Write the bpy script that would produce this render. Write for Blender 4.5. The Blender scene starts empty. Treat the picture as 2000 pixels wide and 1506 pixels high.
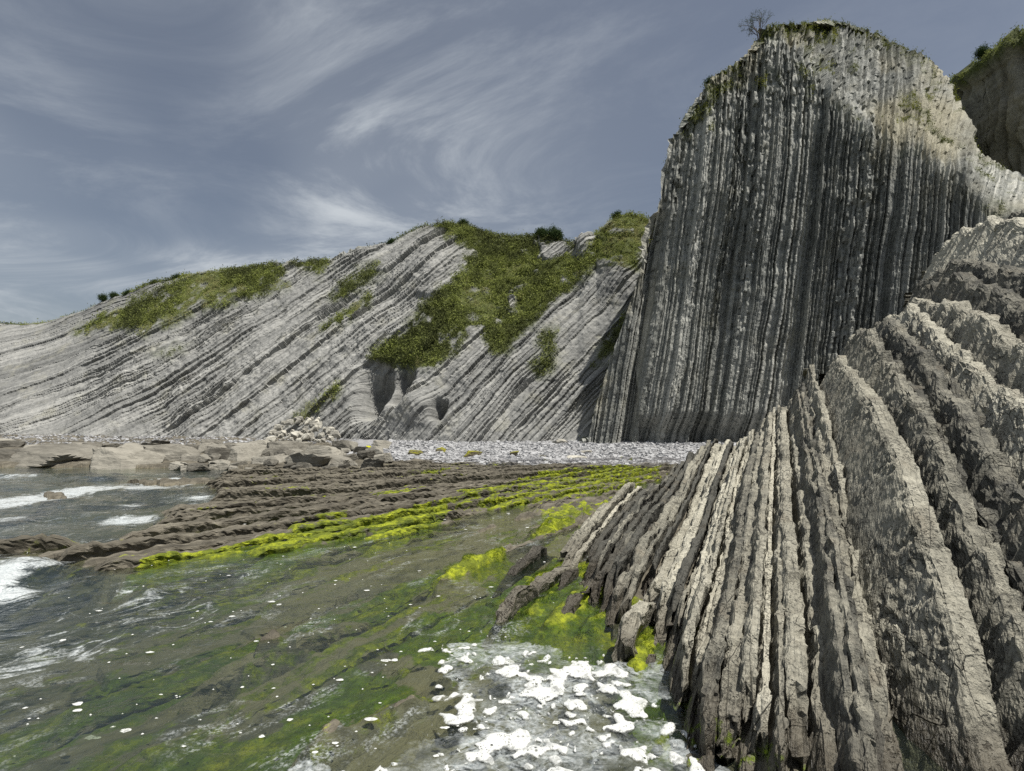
import bpy, math, random
import numpy as np
from mathutils import Vector, Matrix

# ------------------------------------------------------------------ camera, sky, sun, exposure
scene = bpy.context.scene
COL = scene.collection
CAMZ, F, HOR = 3.0, 1000.0, 800.0          # eye height, focal length and horizon row (photo pixels)
cam_d = bpy.data.cameras.new('camera'); cam = bpy.data.objects.new('camera', cam_d); COL.objects.link(cam)
cam.location = (0, 0, CAMZ); cam.rotation_euler = (math.pi/2, 0, 0)
cam_d.sensor_width = 36.0; cam_d.lens = 36.0*F/2000.0
cam_d.shift_y = (HOR-753.0)/2000.0
cam_d.clip_start = 0.1; cam_d.clip_end = 6000
scene.camera = cam

SUN = Vector((0.34, -0.18, 0.92)).normalized()
sun_d = bpy.data.lights.new('sun', 'SUN'); sun = bpy.data.objects.new('sun', sun_d); COL.objects.link(sun)
sun_d.energy = 5.0; sun_d.angle = math.radians(0.5); sun_d.color = (1.0, 0.955, 0.88)
sun.rotation_euler = SUN.to_track_quat('Z', 'Y').to_euler(); sun.location = (20, 10, 60)

def N(nt, typ, props=None, **ins):
    n = nt.nodes.new(typ)
    for k, v in (props or {}).items(): setattr(n, k, v)
    for k, v in ins.items():
        key = int(k[1:]) if k[0] == 'i' and k[1:].isdigit() else k.replace('_', ' ')
        s = n.inputs[key]
        if isinstance(v, bpy.types.NodeSocket): nt.links.new(v, s)
        else: s.default_value = v
    return n
def math_(nt, op, a, b=0.5, clamp=False):
    return N(nt, 'ShaderNodeMath', {'operation': op, 'use_clamp': clamp}, i0=a, i1=b).outputs[0]
def mixc(nt, fac, a, b, blend='MIX'):
    n = nt.nodes.new('ShaderNodeMix'); n.data_type = 'RGBA'; n.blend_type = blend
    for s, v in ((n.inputs[0], fac), (n.inputs[6], a), (n.inputs[7], b)):
        if isinstance(v, bpy.types.NodeSocket): nt.links.new(v, s)
        elif isinstance(v, (tuple, list)): s.default_value = (*v[:3], 1)
        else: s.default_value = v
    return n.outputs[2]
def ramp(nt, fac, stops):
    n = nt.nodes.new('ShaderNodeValToRGB'); nt.links.new(fac, n.inputs[0])
    e = n.color_ramp.elements
    while len(e) < len(stops): e.new(0.5)
    for el, (p, c) in zip(e, stops):
        el.position = p; el.color = (*c, 1) if isinstance(c, tuple) else (c, c, c, 1)
    return n.outputs[0]
def maprange(nt, v, a, b, c=0.0, d=1.0, smooth=True):
    n = N(nt, 'ShaderNodeMapRange', {'interpolation_type': 'SMOOTHSTEP' if smooth else 'LINEAR'}, Value=v)
    n.inputs[1].default_value = a; n.inputs[2].default_value = b; n.inputs[3].default_value = c; n.inputs[4].default_value = d
    return n.outputs[0]
def vmul(nt, v, s):
    return N(nt, 'ShaderNodeVectorMath', {'operation': 'MULTIPLY'}, i0=v, i1=s).outputs[0]
def noise(nt, vec, scale, detail=5.0, rough=0.55, dist=0.0, typ='FBM'):
    return N(nt, 'ShaderNodeTexNoise', {'noise_type': typ}, Vector=vec, Scale=scale, Detail=detail, Roughness=rough, Distortion=dist).outputs[0]
def attr(nt, name, out='Fac'):
    return N(nt, 'ShaderNodeAttribute', {'attribute_name': name}).outputs[out]

world = bpy.data.worlds.new('World'); scene.world = world; world.use_nodes = True
wt = world.node_tree; wt.nodes.clear()
sky = N(wt, 'ShaderNodeTexSky', {'sky_type': 'NISHITA', 'sun_disc': False, 'sun_elevation': math.asin(SUN.z),
        'sun_rotation': math.atan2(SUN.x, SUN.y), 'air_density': 1.0, 'dust_density': 2.0, 'ozone_density': 1.0})
hs = N(wt, 'ShaderNodeHueSaturation', None, Saturation=0.74, Value=0.76, Color=sky.outputs[0]).outputs[0]
tc = N(wt, 'ShaderNodeTexCoord').outputs['Generated']
sep = N(wt, 'ShaderNodeSeparateXYZ', None, Vector=tc)
zz = math_(wt, 'ADD', math_(wt, 'MAXIMUM', sep.outputs[2], 0.0), 0.22)
cx = math_(wt, 'DIVIDE', sep.outputs[0], zz); cy = math_(wt, 'DIVIDE', sep.outputs[1], zz)
pv = N(wt, 'ShaderNodeCombineXYZ', None, X=cx, Y=cy, Z=0.0).outputs[0]
rot = N(wt, 'ShaderNodeMapping', None, Vector=pv, Rotation=(0, 0, math.radians(38)), Scale=(0.8, 1.2, 1), Location=(1.1, 0.55, 0)).outputs[0]
wisps = noise(wt, rot, 1.7, 10, 0.66, 0.9)
patch = noise(wt, N(wt, 'ShaderNodeMapping', None, Vector=pv, Location=(2.3, 0.7, 0)).outputs[0], 0.75, 3, 0.5, 0.4)
side = maprange(wt, cx, 0.75, -0.75, 0.0, 1.0)
cl = math_(wt, 'MULTIPLY', maprange(wt, wisps, 0.42, 0.72), maprange(wt, patch, 0.26, 0.52))
cl = math_(wt, 'MULTIPLY', cl, maprange(wt, side, 0.0, 1.0, 0.12, 1.0))
veil = math_(wt, 'MULTIPLY', math_(wt, 'MULTIPLY', maprange(wt, patch, 0.24, 0.62), side), 0.38)
cl = math_(wt, 'ADD', math_(wt, 'MULTIPLY', cl, 0.85), veil, True)
skyc = mixc(wt, cl, hs, (5.6, 6.0, 6.4))
bg = N(wt, 'ShaderNodeBackground', None, Color=skyc, Strength=0.08)
wo = wt.nodes.new('ShaderNodeOutputWorld'); wt.links.new(bg.outputs[0], wo.inputs[0])

vs = scene.view_settings
vs.view_transform = 'Standard'; vs.look = 'None'; vs.exposure = 0.32; vs.gamma = 1.0; vs.use_curve_mapping = False
scene.render.engine = 'CYCLES'
scene.cycles.use_denoising = False
scene.cycles.max_bounces = 6; scene.cycles.diffuse_bounces = 2; scene.cycles.transparent_max_bounces = 12
scene.cycles.caustics_reflective = False; scene.cycles.caustics_refractive = False

# ------------------------------------------------------------------ numpy helpers
def smooth(a, b, x):
    t = np.clip((x-a)/(b-a), 0, 1); return t*t*(3-2*t)
def hash01(*ks):
    h = np.uint32(2166136261)
    h = np.zeros(np.broadcast(*ks).shape, np.uint32) + h
    for i, k in enumerate(ks):
        k = np.asarray(k).astype(np.int64).astype(np.uint32)
        h = (h ^ (k*np.uint32(0x9E3779B1) + np.uint32((i*0x7F4A7C15) & 0xFFFFFFFF)))*np.uint32(0x85EBCA6B)
        h ^= h >> np.uint32(13)
    h *= np.uint32(0xC2B2AE35); h ^= h >> np.uint32(16)
    return h.astype(np.float64)/4294967295.0
def vnoise(x, y, z=None, seed=0):
    if z is None:
        ix, iy = np.floor(x), np.floor(y); fx, fy = x-ix, y-iy
        sx = fx*fx*fx*(fx*(fx*6-15)+10); sy = fy*fy*fy*(fy*(fy*6-15)+10)
        r = 0
        for dx in (0, 1):
            for dy in (0, 1):
                r = r + hash01(ix+dx, iy+dy, seed+0*ix)*(sx if dx else 1-sx)*(sy if dy else 1-sy)
        return r*2-1
    ix, iy, iz = np.floor(x), np.floor(y), np.floor(z); fx, fy, fz = x-ix, y-iy, z-iz
    sx = fx*fx*(3-2*fx); sy = fy*fy*(3-2*fy); sz = fz*fz*(3-2*fz)
    r = 0
    for dx in (0, 1):
        for dy in (0, 1):
            for dz in (0, 1):
                r = r + hash01(ix+dx, iy+dy, iz+dz, seed+0*ix)*(sx if dx else 1-sx)*(sy if dy else 1-sy)*(sz if dz else 1-sz)
    return r*2-1
def fbm(x, y, z=None, octv=4, gain=0.5, seed=0):
    a, r, s = 1.0, 0.0, 0.0
    for o in range(octv):
        r = r + a*vnoise(x, y, z, seed+o*17); s += a; a *= gain
        x = x*2.03+5.1; y = y*2.03+3.7; z = None if z is None else z*2.03+1.3
    return r/s*1.6
def ridged(x, y, z=None, octv=4, seed=0):
    a, r, s = 1.0, 0.0, 0.0
    for o in range(octv):
        r = r + a*(1-2*np.abs(vnoise(x, y, z, seed+o*13))); s += a; a *= 0.5
        x = x*2.03+1.1; y = y*2.03+2.7; z = None if z is None else z*2.03+1.9
    return r/s
def pl(x, pts):
    p = np.array(pts, float); return np.interp(x, p[:, 0], p[:, 1])
def P(px, py, Y):
    px = np.asarray(px, float); py = np.asarray(py, float)
    return np.stack(np.broadcast_arrays((px-1000)/F*Y, Y+0*px, CAMZ-(py-HOR)/F*Y), -1)
def ground_pt(px, py, z=0.0):
    Y = (CAMZ-z)*F/(py-HOR); return ((px-1000)/F*Y, Y)
def sdf_poly(x, y, poly):
    """signed distance to a polygon, negative inside"""
    p = np.array(poly, float); d = np.full(x.shape, 1e18); ins = np.zeros(x.shape, bool)
    for i in range(len(p)):
        a, b = p[i], p[(i+1) % len(p)]
        e = b-a; wx, wy = x-a[0], y-a[1]
        t = np.clip((wx*e[0]+wy*e[1])/(e@e+1e-12), 0, 1)
        d = np.minimum(d, (wx-e[0]*t)**2+(wy-e[1]*t)**2)
        c = ((a[1] > y) != (b[1] > y))
        with np.errstate(divide='ignore', invalid='ignore'):
            xi = (b[0]-a[0])*(y-a[1])/(b[1]-a[1]+1e-12)+a[0]
        ins ^= c & (x < xi)
    d = np.sqrt(d); return np.where(ins, -d, d)
class Beds:
    def __init__(s, seed, u0, u1, tmin, tmax, p=1.5):
        r = np.random.default_rng(seed); n = int((u1-u0)/tmin)+2
        t = tmin+(tmax-tmin)*r.random(n)**p; s.b = u0+np.concatenate([[0], np.cumsum(t)])
        s.t = t; s.seed = seed
    def __call__(s, u):
        k = np.clip(np.searchsorted(s.b, u)-1, 0, len(s.t)-1)
        return k, np.clip((u-s.b[k])/s.t[k], 0, 1), s.t[k]

# ------------------------------------------------------------------ object helpers
def set_attrs(me, attrs):
    for k, a in (attrs or {}).items():
        a = np.asarray(a, np.float32)
        if a.ndim > 1 and a.shape[-1] == 3:
            at = me.attributes.new(k, 'FLOAT_VECTOR', 'POINT'); at.data.foreach_set('vector', a.reshape(-1))
        else:
            at = me.attributes.new(k, 'FLOAT', 'POINT'); at.data.foreach_set('value', a.reshape(-1))
def mesh_np(name, V, faces, attrs=None, mat=None, smoothed=False):
    """faces: int array (n,3) or (n,4)"""
    V = np.asarray(V, np.float32); faces = np.asarray(faces, np.int32)
    me = bpy.data.meshes.new(name); n, k = faces.shape
    me.vertices.add(len(V)); me.vertices.foreach_set('co', V.reshape(-1))
    me.loops.add(n*k); me.loops.foreach_set('vertex_index', faces.reshape(-1))
    me.polygons.add(n); me.polygons.foreach_set('loop_start', np.arange(0, n*k, k, dtype=np.int32))
    me.polygons.foreach_set('loop_total', np.full(n, k, np.int32))
    me.polygons.foreach_set('use_smooth', np.full(n, smoothed, bool))
    set_attrs(me, attrs)
    me.update(calc_edges=True); me.validate()
    if mat: me.materials.append(mat)
    return me
def grid_faces(n, m, wrap=False, flip=False):
    i = np.arange(n if wrap else n-1)[:, None]; j = np.arange(m-1)[None]
    i2 = (i+1) % n
    f = np.stack(np.broadcast_arrays(i*m+j, i2*m+j, i2*m+j+1, i*m+j+1), -1).reshape(-1, 4)
    return f[:, ::-1] if flip else f
def grid_mesh(name, G, attrs=None, mat=None, smoothed=False, wrap=False, flip=False):
    n, m = G.shape[:2]
    at = {k: (a.reshape(n*m, 3) if a.ndim == 3 else a.reshape(-1)) for k, a in (attrs or {}).items()}
    return mesh_np(name, G.reshape(-1, 3), grid_faces(n, m, wrap, flip), at, mat, smoothed)
def grid_normals(G):
    du = np.gradient(G, axis=0); dv = np.gradient(G, axis=1)
    n = np.cross(du, dv); return n/(np.linalg.norm(n, axis=-1, keepdims=True)+1e-9)
def obj(name, me, parent=None, loc=None):
    o = bpy.data.objects.new(name, me); COL.objects.link(o)
    if loc is not None: o.location = loc
    if parent is not None:
        o.parent = parent
        if loc is None: o.location = -parent.location      # child mesh is in world coordinates
    return o
def tag(o, label, cat=None, group=None, kind=None):
    o['label'] = label
    if cat: o['category'] = cat
    if group: o['group'] = group
    if kind: o['kind'] = kind
    return o
def empty(name, loc, label, cat, group=None):
    o = bpy.data.objects.new(name, None); COL.objects.link(o); o.location = loc
    return tag(o, label, cat, group)

# ------------------------------------------------------------------ materials
def new_mat(name):
    m = bpy.data.materials.new(name); m.use_nodes = True; nt = m.node_tree; nt.nodes.clear()
    out = nt.nodes.new('ShaderNodeOutputMaterial'); return m, nt, out
def finish(nt, out, col, rough, height=None, dist=0.05, strength=0.6, spec=0.3):
    b = N(nt, 'ShaderNodeBsdfPrincipled', None, Base_Color=col, Roughness=rough)
    b.inputs['Specular IOR Level'].default_value = spec
    if height is not None:
        bp = N(nt, 'ShaderNodeBump', None, Strength=strength, Distance=dist, Height=height)
        nt.links.new(bp.outputs[0], b.inputs['Normal'])
    nt.links.new(b.outputs[0], out.inputs[0])
    return b

def strata_material(name, dark, mid, light, su, sv, dist, tint=(0.36, 0.31, 0.2), blocky=1.0, veg_col=((0.05, 0.06, 0.024), (0.12, 0.14, 0.045))):
    m, nt, out = new_mat(name)
    bed = attr(nt, 'bed', 'Vector'); tone = attr(nt, 'tone'); veg = attr(nt, 'veg')
    oc = N(nt, 'ShaderNodeTexCoord').outputs['Object']
    fine = noise(nt, vmul(nt, bed, (su, sv, sv)), 1.0, 6, 0.6)
    finer = noise(nt, vmul(nt, bed, (su*3.1, sv*2.5, sv*2.5)), 1.0, 4, 0.6)
    big = noise(nt, oc, 0.12, 5, 0.6)
    rub = noise(nt, oc, 3.0, 5, 0.65)
    f = math_(nt, 'ADD', math_(nt, 'MULTIPLY', fine, 0.55), math_(nt, 'MULTIPLY', tone, 0.38))
    f = math_(nt, 'ADD', f, math_(nt, 'MULTIPLY', math_(nt, 'SUBTRACT', rub, 0.5), 0.5))
    f = math_(nt, 'ADD', f, math_(nt, 'MULTIPLY', math_(nt, 'SUBTRACT', big, 0.5), 0.35))
    c = ramp(nt, f, [(0.2, dark), (0.45, mid), (0.72, light)])
    c = mixc(nt, math_(nt, 'MULTIPLY', maprange(nt, noise(nt, oc, 0.45, 5, 0.65), 0.52, 0.72), 0.4), c, tint)
    c = mixc(nt, attr(nt, 'warm'), c, mixc(nt, rub, (0.20, 0.18, 0.11), (0.46, 0.43, 0.32)))
    vc = mixc(nt, rub, veg_col[0], veg_col[1])
    c = mixc(nt, veg, c, vc)
    h = math_(nt, 'ADD', math_(nt, 'MULTIPLY', fine, 0.6), math_(nt, 'MULTIPLY', finer, 0.35))
    h = math_(nt, 'ADD', h, math_(nt, 'MULTIPLY', rub, 0.5*blocky))
    finish(nt, out, c, 0.9, h, dist, 0.9, 0.2)
    return m

M_HILL = strata_material('hill_strata', (0.105, 0.107, 0.103), (0.215, 0.217, 0.207), (0.345, 0.345, 0.325), 4.2, 0.22, 0.16, (0.35, 0.34, 0.265))
M_FIN = strata_material('cliff_strata', (0.10, 0.106, 0.098), (0.25, 0.258, 0.238), (0.50, 0.50, 0.455), 8.0, 0.22, 0.22, (0.26, 0.25, 0.19))
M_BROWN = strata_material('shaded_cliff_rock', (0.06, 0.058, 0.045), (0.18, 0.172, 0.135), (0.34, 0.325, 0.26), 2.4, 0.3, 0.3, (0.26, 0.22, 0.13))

def slab_material():
    m, nt, out = new_mat('slab_rock')
    bed = attr(nt, 'bed', 'Vector'); tone = attr(nt, 'tone'); wet = attr(nt, 'wet'); alg = attr(nt, 'veg')
    oc = N(nt, 'ShaderNodeTexCoord').outputs['Object']
    big = noise(nt, oc, 0.9, 5, 0.6)
    med = noise(nt, oc, 7.0, 6, 0.65)
    fine = noise(nt, oc, 38.0, 4, 0.7)
    strat = noise(nt, vmul(nt, bed, (22.0, 1.4, 1.4)), 1.0, 5, 0.6)
    pit = N(nt, 'ShaderNodeTexVoronoi', {'feature': 'F1'}, Vector=mixc(nt, 0.08, oc, N(nt, 'ShaderNodeTexNoise', None, Vector=oc, Scale=9.0).outputs[1]), Scale=22.0).outputs[0]
    pits = maprange(nt, pit, 0.05, 0.4)
    pmask = maprange(nt, noise(nt, oc, 2.2, 4, 0.6), 0.42, 0.6)
    f = math_(nt, 'ADD', math_(nt, 'MULTIPLY', med, 0.5), math_(nt, 'MULTIPLY', strat, 0.3))
    f = math_(nt, 'ADD', f, math_(nt, 'MULTIPLY', math_(nt, 'SUBTRACT', tone, 0.5), 0.5))
    f = math_(nt, 'ADD', f, math_(nt, 'MULTIPLY', math_(nt, 'SUBTRACT', big, 0.5), 0.4))
    c = ramp(nt, f, [(0.24, (0.085, 0.084, 0.072)), (0.45, (0.285, 0.273, 0.22)), (0.7, (0.52, 0.50, 0.41))])
    c = mixc(nt, math_(nt, 'MULTIPLY', maprange(nt, noise(nt, oc, 1.6, 4, 0.6), 0.54, 0.74), 0.4), c, (0.21, 0.175, 0.125))
    lich = math_(nt, 'MULTIPLY', maprange(nt, math_(nt, 'ADD', math_(nt, 'MULTIPLY', fine, 0.5), math_(nt, 'MULTIPLY', med, 0.5)), 0.53, 0.62), maprange(nt, noise(nt, oc, 0.8, 3, 0.6), 0.45, 0.62))
    speck = math_(nt, 'MULTIPLY', maprange(nt, noise(nt, oc, 18.0, 3, 0.6), 0.55, 0.63), maprange(nt, noise(nt, oc, 1.3, 4, 0.6), 0.42, 0.6))
    lich = math_(nt, 'MAXIMUM', lich, speck)
    c = mixc(nt, math_(nt, 'MULTIPLY', lich, 0.8), c, (0.06, 0.057, 0.045))
    crv = N(nt, 'ShaderNodeTexVoronoi', {'feature': 'DISTANCE_TO_EDGE'}, Vector=mixc(nt, 0.12, vmul(nt, bed, (5.0, 1.5, 1.5)), N(nt, 'ShaderNodeTexNoise', None, Vector=oc, Scale=3.0, Detail=4.0).outputs[1]), Scale=1.0).outputs[0]
    crack = math_(nt, 'MULTIPLY', maprange(nt, crv, 0.0, 0.016, 1.0, 0.0), maprange(nt, noise(nt, oc, 1.1, 3, 0.6), 0.44, 0.58))
    c = mixc(nt, math_(nt, 'MULTIPLY', crack, 0.5), c, (0.03, 0.028, 0.022))
    c = mixc(nt, math_(nt, 'MULTIPLY', wet, 0.72), c, (0.05, 0.04, 0.028))
    gm = maprange(nt, math_(nt, 'ADD', alg, math_(nt, 'MULTIPLY', math_(nt, 'SUBTRACT', med, 0.5), 1.1)), 0.42, 0.62)
    c = mixc(nt, gm, c, mixc(nt, fine, (0.10, 0.17, 0.01), (0.30, 0.40, 0.015)))
    h = math_(nt, 'ADD', math_(nt, 'MULTIPLY', med, 0.7), math_(nt, 'MULTIPLY', fine, 0.22))
    h = math_(nt, 'ADD', h, math_(nt, 'MULTIPLY', math_(nt, 'MULTIPLY', pits, pmask), 0.3))
    h = math_(nt, 'ADD', h, math_(nt, 'MULTIPLY', strat, 0.55))
    h = math_(nt, 'SUBTRACT', h, math_(nt, 'ADD', math_(nt, 'MULTIPLY', crack, 0.35), math_(nt, 'MULTIPLY', lich, 0.22)))
    r = maprange(nt, wet, 0.3, 1.0, 0.88, 0.42)
    finish(nt, out, c, r, h, 0.10, 1.0, 0.35)
    return m
M_SLAB = slab_material()

def ground_material():
    m, nt, out = new_mat('shore_ground')
    bed = attr(nt, 'bed', 'Vector'); alg = attr(nt, 'algae'); wet = attr(nt, 'wet'); bch = attr(nt, 'beach'); sub = attr(nt, 'deep')
    oc = N(nt, 'ShaderNodeTexCoord').outputs['Object']
    strat = noise(nt, vmul(nt, bed, (4.5, 0.3, 0.3)), 1.0, 6, 0.6)
    med = noise(nt, oc, 3.0, 6, 0.65); fine = noise(nt, oc, 16.0, 4, 0.7)
    f = math_(nt, 'ADD', math_(nt, 'MULTIPLY', strat, 0.5), math_(nt, 'MULTIPLY', med, 0.5))
    rock = ramp(nt, f, [(0.32, (0.035, 0.031, 0.023)), (0.5, (0.105, 0.095, 0.072)), (0.68, (0.23, 0.21, 0.165))])
    sand = mixc(nt, med, (0.21, 0.185, 0.13), (0.13, 0.115, 0.08))
    sandm = maprange(nt, math_(nt, 'ADD', math_(nt, 'MULTIPLY', noise(nt, vmul(nt, bed, (0.9, 0.16, 0.16)), 1.0, 4, 0.55), 0.75), math_(nt, 'MULTIPLY', med, 0.25)), 0.44, 0.52)
    c = mixc(nt, math_(nt, 'MULTIPLY', wet, sandm), rock, sand)
    peb = N(nt, 'ShaderNodeTexVoronoi', {'feature': 'F1'}, Vector=oc, Scale=6.0)
    c = mixc(nt, bch, c, mixc(nt, N(nt, 'ShaderNodeSeparateColor', None, Color=peb.outputs[1]).outputs[0], (0.17, 0.17, 0.175), (0.33, 0.33, 0.335)))
    # algae: bright on rock out of the water, darker and browner where it stays under it
    an = math_(nt, 'ADD', math_(nt, 'MULTIPLY', noise(nt, vmul(nt, bed, (2.6, 0.22, 0.22)), 1.0, 5, 0.6), 0.6), math_(nt, 'MULTIPLY', med, 0.45))
    am = maprange(nt, math_(nt, 'ADD', alg, math_(nt, 'MULTIPLY', math_(nt, 'SUBTRACT', an, 0.5), 2.6)), 0.42, 0.6)
    dry = mixc(nt, maprange(nt, an, 0.4, 0.62), (0.07, 0.095, 0.01), (0.31, 0.35, 0.016))
    drk = ramp(nt, an, [(0.36, (0.025, 0.07, 0.004)), (0.5, (0.10, 0.15, 0.005)), (0.64, (0.27, 0.275, 0.01))])
    gc = mixc(nt, wet, dry, drk)
    gc = mixc(nt, maprange(nt, noise(nt, oc, 5.0, 5, 0.7), 0.44, 0.6, 0.65, 0.0), gc, (0.04, 0.06, 0.008))
    gc = mixc(nt, maprange(nt, fine, 0.34, 0.52, 0.55, 0.0), gc, (0.03, 0.045, 0.008))
    c = mixc(nt, am, c, gc)
    h = math_(nt, 'ADD', math_(nt, 'MULTIPLY', strat, 0.8), math_(nt, 'MULTIPLY', med, 0.7))
    h = math_(nt, 'ADD', h, math_(nt, 'MULTIPLY', fine, 0.25))
    finish(nt, out, c, 0.8, h, 0.12, 0.9, 0.3)
    return m
M_GROUND = ground_material()

def water_material():
    m, nt, out = new_mat('sea_water')
    oc = N(nt, 'ShaderNodeTexCoord').outputs['Object']
    depth = attr(nt, 'depth'); fm = attr(nt, 'foam'); film = attr(nt, 'film'); bed = attr(nt, 'bed', 'Vector'); chop = attr(nt, 'chop')
    w1 = noise(nt, vmul(nt, oc, (1.6, 4.0, 1)), 1.0, 5, 0.55, 0.4)
    w2 = noise(nt, vmul(nt, oc, (7, 14, 1)), 1.0, 3, 0.5, 0.3)
    h = math_(nt, 'ADD', math_(nt, 'MULTIPLY', math_(nt, 'MULTIPLY', w1, chop), 1.0), math_(nt, 'MULTIPLY', w2, 0.16))
    bp = N(nt, 'ShaderNodeBump', None, Strength=0.8, Distance=0.07, Height=h).outputs[0]
    fres = N(nt, 'ShaderNodeFresnel', None, IOR=1.4, Normal=bp).outputs[0]
    tr = N(nt, 'ShaderNodeBsdfTransparent', None, Color=(0.83, 0.88, 0.76, 1)).outputs[0]
    gl = N(nt, 'ShaderNodeBsdfGlossy', None, Color=(1, 1, 1, 1), Roughness=0.04, Normal=bp).outputs[0]
    murk = N(nt, 'ShaderNodeBsdfDiffuse', None, Color=mixc(nt, w1, (0.018, 0.034, 0.03), (0.05, 0.066, 0.064))).outputs[0]
    mk = maprange(nt, depth, 0.08, 1.1, 0.04, 0.62, False)
    body = N(nt, 'ShaderNodeMixShader', None, i0=mk, i1=tr, i2=murk).outputs[0]
    srf = N(nt, 'ShaderNodeMixShader', None, i0=fres, i1=body, i2=gl).outputs[0]
    # whitewater and thin films of foam, as patterns of their own on the surface
    fo = vmul(nt, bed, (4.5, 1.2, 1))
    n1 = noise(nt, fo, 1.0, 8, 0.68, 1.6)
    n2 = noise(nt, vmul(nt, oc, (2.6, 3.4, 1)), 1.0, 9, 0.72, 2.2)
    n3 = noise(nt, oc, 30.0, 3, 0.7)
    lace = math_(nt, 'SUBTRACT', 1.0, math_(nt, 'MULTIPLY', math_(nt, 'ABSOLUTE', math_(nt, 'SUBTRACT', n2, 0.5)), 9.0), True)
    t = math_(nt, 'ADD', n1, math_(nt, 'MULTIPLY', math_(nt, 'SUBTRACT', n3, 0.5), 0.22))
    fa = maprange(nt, math_(nt, 'ADD', t, math_(nt, 'MULTIPLY', math_(nt, 'SUBTRACT', fm, 0.5), 0.9)), 0.5, 0.72)
    fa = math_(nt, 'MULTIPLY', fa, maprange(nt, fm, 0.02, 0.25))
    film = maprange(nt, math_(nt, 'ADD', film, math_(nt, 'MULTIPLY', math_(nt, 'SUBTRACT', n2, 0.5), 1.6)), 0.42, 0.58)
    fi = math_(nt, 'MULTIPLY', film, math_(nt, 'ADD', math_(nt, 'ADD', 0.05, math_(nt, 'MULTIPLY', maprange(nt, noise(nt, vmul(nt, oc, (5, 6, 1)), 1.0, 6, 0.65, 1.8), 0.42, 0.66), 0.55)), math_(nt, 'MULTIPLY', lace, 0.5)), True)
    fi = math_(nt, 'MULTIPLY', fi, maprange(nt, noise(nt, oc, 1.5, 5, 0.6, 0.8), 0.36, 0.62, 0.15, 1.0))
    ln = noise(nt, vmul(nt, bed, (1.5, 0.22, 1)), 1.0, 6, 0.62, 0.5)
    lines = math_(nt, 'SUBTRACT', 1.0, math_(nt, 'MULTIPLY', math_(nt, 'ABSOLUTE', math_(nt, 'SUBTRACT', ln, 0.5)), 26.0), True)
    lines = math_(nt, 'MULTIPLY', lines, maprange(nt, noise(nt, oc, 0.55, 3, 0.6), 0.44, 0.6))
    lines = math_(nt, 'MULTIPLY', lines, math_(nt, 'MULTIPLY', maprange(nt, n3, 0.4, 0.62), maprange(nt, n2, 0.42, 0.58)))
    fa = math_(nt, 'MAXIMUM', fa, math_(nt, 'MULTIPLY', lines, 0.6))
    fac = math_(nt, 'MAXIMUM', fa, math_(nt, 'MULTIPLY', fi, 0.8), True)
    wht = N(nt, 'ShaderNodeBsdfDiffuse', None, Color=mixc(nt, maprange(nt, n3, 0.3, 0.6), (0.30, 0.34, 0.35), (0.52, 0.55, 0.55)), Normal=bp).outputs[0]
    wht = N(nt, 'ShaderNodeMixShader', None, i0=math_(nt, 'MULTIPLY', fres, 0.7), i1=wht, i2=gl).outputs[0]
    srf = N(nt, 'ShaderNodeMixShader', None, i0=fac, i1=srf, i2=wht).outputs[0]
    nt.links.new(srf, out.inputs[0])
    return m
M_WATER = water_material()

def foam_material():
    m, nt, out = new_mat('foam')
    oc = N(nt, 'ShaderNodeTexCoord').outputs['Object']
    ra = attr(nt, 'edge')
    v = N(nt, 'ShaderNodeTexVoronoi', {'feature': 'F1'}, Vector=oc, Scale=42.0).outputs[0]
    v2 = N(nt, 'ShaderNodeTexVoronoi', {'feature': 'F1'}, Vector=oc, Scale=17.0).outputs[0]
    h1 = math_(nt, 'MULTIPLY', maprange(nt, v, 0.38, 0.14), maprange(nt, noise(nt, oc, 9.0, 4, 0.65), 0.46, 0.60))
    h2 = math_(nt, 'MULTIPLY', maprange(nt, v2, 0.30, 0.16), maprange(nt, noise(nt, oc, 3.0, 3, 0.6), 0.48, 0.60))
    thin = maprange(nt, noise(nt, oc, 4.5, 6, 0.7, 1.0), 0.34, 0.50, 0.55, 0.0)
    hole = math_(nt, 'MAXIMUM', math_(nt, 'MAXIMUM', h1, h2), thin)
    bub = N(nt, 'ShaderNodeTexVoronoi', {'feature': 'F1'}, Vector=oc, Scale=80.0).outputs[0]
    d = N(nt, 'ShaderNodeBsdfPrincipled', None, Base_Color=(0.56, 0.575, 0.555, 1), Roughness=0.6)
    bp = N(nt, 'ShaderNodeBump', None, Strength=0.5, Distance=0.01, Height=bub); nt.links.new(bp.outputs[0], d.inputs['Normal'])
    tr = N(nt, 'ShaderNodeBsdfTransparent').outputs[0]
    fac = math_(nt, 'SUBTRACT', 1.0, hole, True)
    fac = math_(nt, 'MULTIPLY', fac, maprange(nt, math_(nt, 'ADD', ra, math_(nt, 'MULTIPLY', math_(nt, 'SUBTRACT', noise(nt, oc, 14.0, 4, 0.7), 0.5), 2.0)), 0.0, 0.75, 0.12, 1.0))
    nt.links.new(N(nt, 'ShaderNodeMixShader', None, i0=fac, i1=tr, i2=d.outputs[0]).outputs[0], out.inputs[0])
    return m
M_FOAM = foam_material()

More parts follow.
